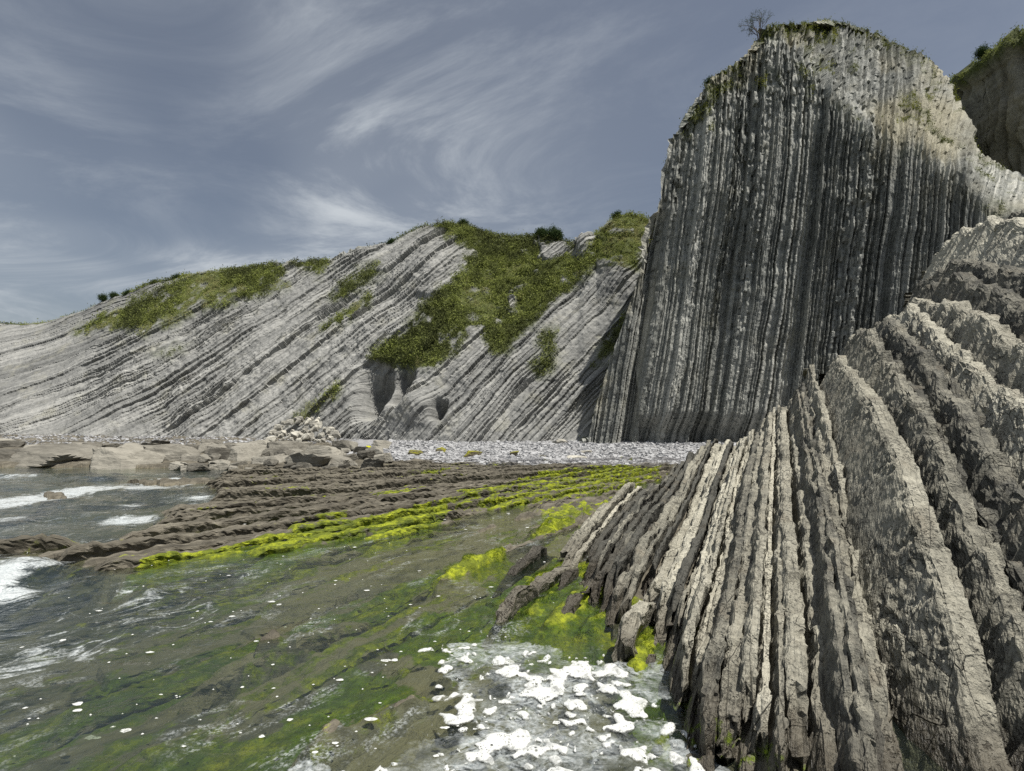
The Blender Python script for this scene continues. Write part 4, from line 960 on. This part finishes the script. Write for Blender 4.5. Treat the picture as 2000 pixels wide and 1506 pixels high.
big = [(70, 918, 190, 46, 'brown', 'long flat brown boulder at the left edge of the waterline'),
       (-60, 918, 170, 44, 'brown', 'brown boulder half cut off by the left edge of the picture'),
       (205, 922, 130, 50, 'brown', 'broad brown boulder with a dark undercut standing in the sea'),
       (265, 912, 90, 42, 'brown', 'brown boulder just behind the undercut one at the waterline'),
       (318, 912, 110, 46, 'brown', 'rounded brown boulder with sloping layers right of the undercut one'),
       (375, 915, 80, 26, 'brown', 'low pale brown boulder at the inner corner of the sea'),
       (420, 914, 70, 40, 'brown', 'dark sided boulder above the far tongue of sea'),
       (455, 900, 80, 32, 'brown', 'wedge shaped brown boulder behind the dark sided one'),
       (520, 921, 90, 32, 'brown', 'broad low boulder leaning towards the sea tongue'),
       (585, 925, 120, 46, 'brown', 'largest smooth slab boulder tilted in the middle of the pile'),
       (655, 922, 70, 34, 'brown', 'dark fronted boulder right of the tilted slab boulder'),
       (720, 918, 60, 30, 'brown', 'squarish boulder at the right end of the boulder pile'),
       (620, 898, 90, 30, 'brown', 'long low boulder behind the tilted slab boulder'),
       (545, 893, 80, 34, 'brown', 'brown angular boulder on top of the pile'),
       (480, 884, 60, 22, 'brown', 'small brown boulder at the back left of the pile'),
       (585, 862, 42, 22, 'pale', 'large pale block near the foot of the rubble slope'),
       (630, 852, 30, 18, 'pale', 'pale squarish block at the right of the rubble slope'),
       (575, 838, 26, 20, 'pale', 'pale upright block high on the rubble slope'),
       (922, 893, 36, 14, 'algae', 'boxy boulder with yellow green algae alone on the shingle'),
       (1004, 891, 20, 10, 'algae', 'small round brown stone on the shingle near the boxy boulder'),
       (860, 884, 22, 10, 'algae', 'small algae tinted stone left of the boxy boulder'),
       (810, 890, 30, 14, 'algae', 'olive boulder at the edge of the shingle beach'),
       (719, 881, 13, 11, 'yellow', 'bright yellow algae covered stone beside the beach'),
       (752, 905, 26, 22, 'brown', 'dark brown block standing at the edge of the shingle'),
       (1094, 867, 30, 9, 'pale', 'pale flat slab lying near the cliff foot'),
       (1148, 886, 40, 7, 'pale', 'flat grey slab lying on the shingle'),
       (1130, 897, 44, 6, 'pale', 'thin flat slab at the lower edge of the shingle'),
       (1060, 894, 26, 6, 'pale', 'small flat stone between the boxy boulder and the slabs')]
for b in big: place_rock(*b, z=(-0.12 if b[4] == 'brown' and b[1] >= 911 and b[0] < 700 else None))
for j in range(64):       # the rest of the boulder pile
    px = brng.uniform(330, 760); py = brng.uniform(876, 924)-max(0, (px-650))*0.08
    s = brng.uniform(12, 36)
    place_rock(px, py, s*1.3, s*0.6, 'brown', f"smaller brown boulder in the {'seaward' if px < 470 else 'middle' if px < 620 else 'beach'} part of the pile, {'front' if py > 908 else 'middle' if py > 890 else 'back'} row", 'smaller boulders of the pile')
for j in range(60):       # pale rubble spilling from the slope
    q = brng.random(); px = 590+(brng.random()-0.5)*(60+110*q); py = 822+44*q
    s = brng.uniform(6, 17)
    place_rock(px, py, s*1.2, s*0.75, 'pale', f"{'larger' if s > 11 else 'small'} pale block {'at the top' if q < 0.33 else 'in the middle' if q < 0.66 else 'at the bottom'} of the rubble fan", 'rubble blocks', Y=40.5-5.5*q, z=CAMZ-(py-HOR)/F*(40.5-5.5*q))
for j in range(26):
    px = brng.uniform(-40, 420); py = brng.uniform(866, 900); s = brng.uniform(14, 40)
    place_rock(px, py, s*1.6, s*0.4, 'brown', f"low brown rock {'at the far end' if px < 110 else 'in the middle' if px < 270 else 'at the pile end'} of the shelf behind the sea boulders", 'low rocks on the shelf')
def shingle(n, seed):
    r = np.random.default_rng(seed)
    x = np.concatenate([r.uniform(-10, 18, n), r.uniform(-50, -12, n//4)]); y = np.concatenate([26+r.random(n)**1.25*15, r.uniform(38, 49, n//4)])
    z, a = ground(x, y)
    ok = (a['beach'] > 0.45) | (x < -12); x, y, z = x[ok], y[ok], z[ok]
    m = len(x); D, Fq = rock_dirs(1)
    s = 0.05+0.13*r.random(m)**3
    lay = np.exp(r.normal(0, 0.25, (m, 3)))*np.array([1.25, 1, 0.45])
    th = r.uniform(0, 6.28, m); ti = r.normal(0, 0.35, m)
    V = D[None]*lay[:, None]*s[:, None, None]*(1+r.normal(0, 0.15, (m, len(D), 1)))
    V = np.stack([V[..., 0]*np.cos(ti)[:, None]-V[..., 2]*np.sin(ti)[:, None], V[..., 1], V[..., 0]*np.sin(ti)[:, None]+V[..., 2]*np.cos(ti)[:, None]], -1)
    V = np.stack([V[..., 0]*np.cos(th)[:, None]-V[..., 1]*np.sin(th)[:, None], V[..., 0]*np.sin(th)[:, None]+V[..., 1]*np.cos(th)[:, None], V[..., 2]], -1)
    V += np.stack([x, y, z+s*0.15], -1)[:, None]
    Fa = (Fq[None]+(np.arange(m)*len(D))[:, None, None]).reshape(-1, 4)
    return mesh_np('shingle', V.reshape(-1, 3), Fa, None, M_PEB, False)
tag(obj('shingle', shingle(15000, 71)), 'grey shingle stones spread along the beach below the cliffs', 'shingle', kind='stuff')

# ------------------------------------------------------------------ trees and bushes on the skyline
def tube(path, r0, r1, nside=5):
    path = np.array(path, float); n = len(path); V = []
    for i in range(n):
        d = path[min(i+1, n-1)]-path[max(i-1, 0)]; d /= np.linalg.norm(d)+1e-9
        a = np.cross(d, [0.3, 1, 0.2]); a /= np.linalg.norm(a)+1e-9; b = np.cross(d, a); rr_ = r0+(r1-r0)*i/(n-1)
        for k in range(nside): V.append(path[i]+rr_*(a*math.cos(k*2*math.pi/nside)+b*math.sin(k*2*math.pi/nside)))
    Fq = [[i*nside+k, i*nside+(k+1) % nside, (i+1)*nside+(k+1) % nside, (i+1)*nside+k] for i in range(n-1) for k in range(nside)]
    return np.array(V), np.array(Fq)
def tree(name, base, h, spread, label, cat, seed, leaf=0.1, per=6, stems=3, depth=3, r0=0.05, leafy=1.0, lean=(0, 0), mat=None, group=None):
    r = np.random.default_rng(seed); Vs, Fs, tips = [], [], []; nb = 0
    def grow(p, d, L, rad, lev):
        nonlocal nb
        path = [p]; q = np.array(p, float); dd = np.array(d, float)
        for s in range(4):
            dd = dd+r.normal(0, 0.14, 3); dd[2] += 0.05; dd /= np.linalg.norm(dd); q = q+dd*L/4; path.append(q.copy())
        V, Fq = tube(path, rad, rad*0.5); Vs.append(V); Fs.append(Fq+nb); nb += len(V)
        if lev >= depth-1: tips.extend(path[1:])
        if lev < depth:
            for c in range(r.integers(2, 5)):
                nd = dd+r.normal(0, 0.55, 3)*np.array([spread, spread, 0.7]); nd /= np.linalg.norm(nd)
                grow(path[r.integers(2, 5)], nd, L*r.uniform(0.5, 0.75), rad*0.5, lev+1)
    for s in range(stems):
        d = np.array([lean[0]+r.normal(0, 0.22*spread), lean[1]+r.normal(0, 0.22*spread), 1.0]); d /= np.linalg.norm(d)
        grow(np.zeros(3), d, h*0.42, r0, 0)
    e = empty(name, base, label, cat, group)
    V = np.concatenate(Vs); V[:, 2] *= h/max(V[:, 2].max(), 0.1)
    obj('trunk', mesh_np('trunk', V, np.concatenate(Fs), None, M_BARK, True), e, (0, 0, 0))
    T = np.array(tips); T[:, 2] *= h/max(np.concatenate(Vs)[:, 2].max(), 0.1)
    if leafy < 1: T = T[r.random(len(T)) < leafy]
    obj('crown', leaf_cloud('crown', T, T*0+np.array([0, 0, 1.0]), np.full(len(T), leaf), per, mat or M_LEAF, r.uniform(0.2, 0.8, len(T)), seed+1, 1.6), e, (0, 0, 0))
    return e
def crest_at(G, px, T=None):
    fx_, fy_ = img(G); c = int(np.argmin(np.abs(fx_[:, 0]-px))); j = int(np.argmin(fy_[c])); return G[c, j]
b = crest_at(FGd, 1481)
tree('tree', tuple(b+np.array([0.0, 0.2, -0.25])), 3.3, 0.8, 'thin wind bent tree on the top of the tall dark cliff', 'tree', 901, 0.10, 5, 3, 3, 0.05, 0.55, (0.05, 0))
b = crest_at(HGd, 855); tree('tree', tuple(b+np.array([0, 0.2, -0.2])), 1.25, 1.1, 'small nearly bare sapling on the hill crest', 'tree', 902, 0.05, 2, 2, 3, 0.03, 0.35)
b = crest_at(HGd, 1086); tree('bush', tuple(b+np.array([0, 0.3, -0.4])), 1.7, 1.9, 'broad dark green bush on the hill crest above the scar', 'bush', 903, 0.22, 12, 6, 3, 0.06)
b = crest_at(HGd, 1060); tree('bush', tuple(b+np.array([0, 0.3, -0.4])), 1.1, 1.8, 'rounded bush left of the broad dark green crest bush', 'bush', 904, 0.20, 12, 5, 3, 0.05)
for j, (px, h, lb) in enumerate([(203, 1.2, 'lowest dark bush on the left hill skyline'), (222, 0.8, 'second dark bush up the left hill skyline'), (246, 0.8, 'third dark bush up the left hill skyline'),
                                 (300, 0.6, 'small dark bush halfway up the left hill skyline'), (345, 0.7, 'dark bush at the rim of the left green slope'), (762, 0.7, 'dark bush on the notch before the summit'), (905, 0.9, 'dark bush on the summit of the green hill'), (1205, 0.7, 'bush on the pointed green hilltop beside the tall cliff')]):
    b = crest_at(HGd, px); tree('bush', tuple(b+np.array([0, 0.2, -0.3])), h, 1.8, lb, 'bush', 910+j, 0.16, 12, 5, 2, 0.04, group='bushes on the skyline')
b = crest_at(FGd, 1388); tree('bush', tuple(b+np.array([0, 0.2, -0.3])), 0.7, 1.6, 'small shrub on the left shoulder of the tall cliff', 'bush', 930, 0.12, 10, 4, 2, 0.03)
b = crest_at(RGd, 1940); tree('bush', tuple(b+np.array([0, 0.3, -0.3])), 1.2, 1.8, 'bush on the rim of the shaded brown cliff', 'bush', 931, 0.2, 12, 5, 2, 0.04)

# ------------------------------------------------------------------ tufts of sea lettuce on the near rocks
r = np.random.default_rng(55)
ax, ay = r.uniform(-4, 4, 160000), r.uniform(5, 14, 160000)
az_, aa = ground(ax, ay)
ok = (aa['algae'] > 0.5) & (az_ > -0.05) & (az_ < 0.4) & (r.random(len(ax)) < smooth(-0.35, 0.5, fbm(ax*2.2, ay*2.2, octv=3, seed=56)))
pts = np.stack([ax, ay, az_], -1)[ok][:9000]
tn = np.clip(0.35+0.35*fbm(pts[:, 0]*2, pts[:, 1]*2, octv=2, seed=57)+smooth(-0.05, 0.12, pts[:, 2])*0.30+0.14*r.normal(0, 1, len(pts))-0.08, 0, 1)
tag(obj('algae', leaf_cloud('algae', pts, pts*0+np.array([0, 0, 1.0]), np.full(len(pts), 0.024), 5, M_ALGAE, tn, 58)), 'bright yellow green algae tufts coating the near wet rocks', 'algae', kind='stuff')
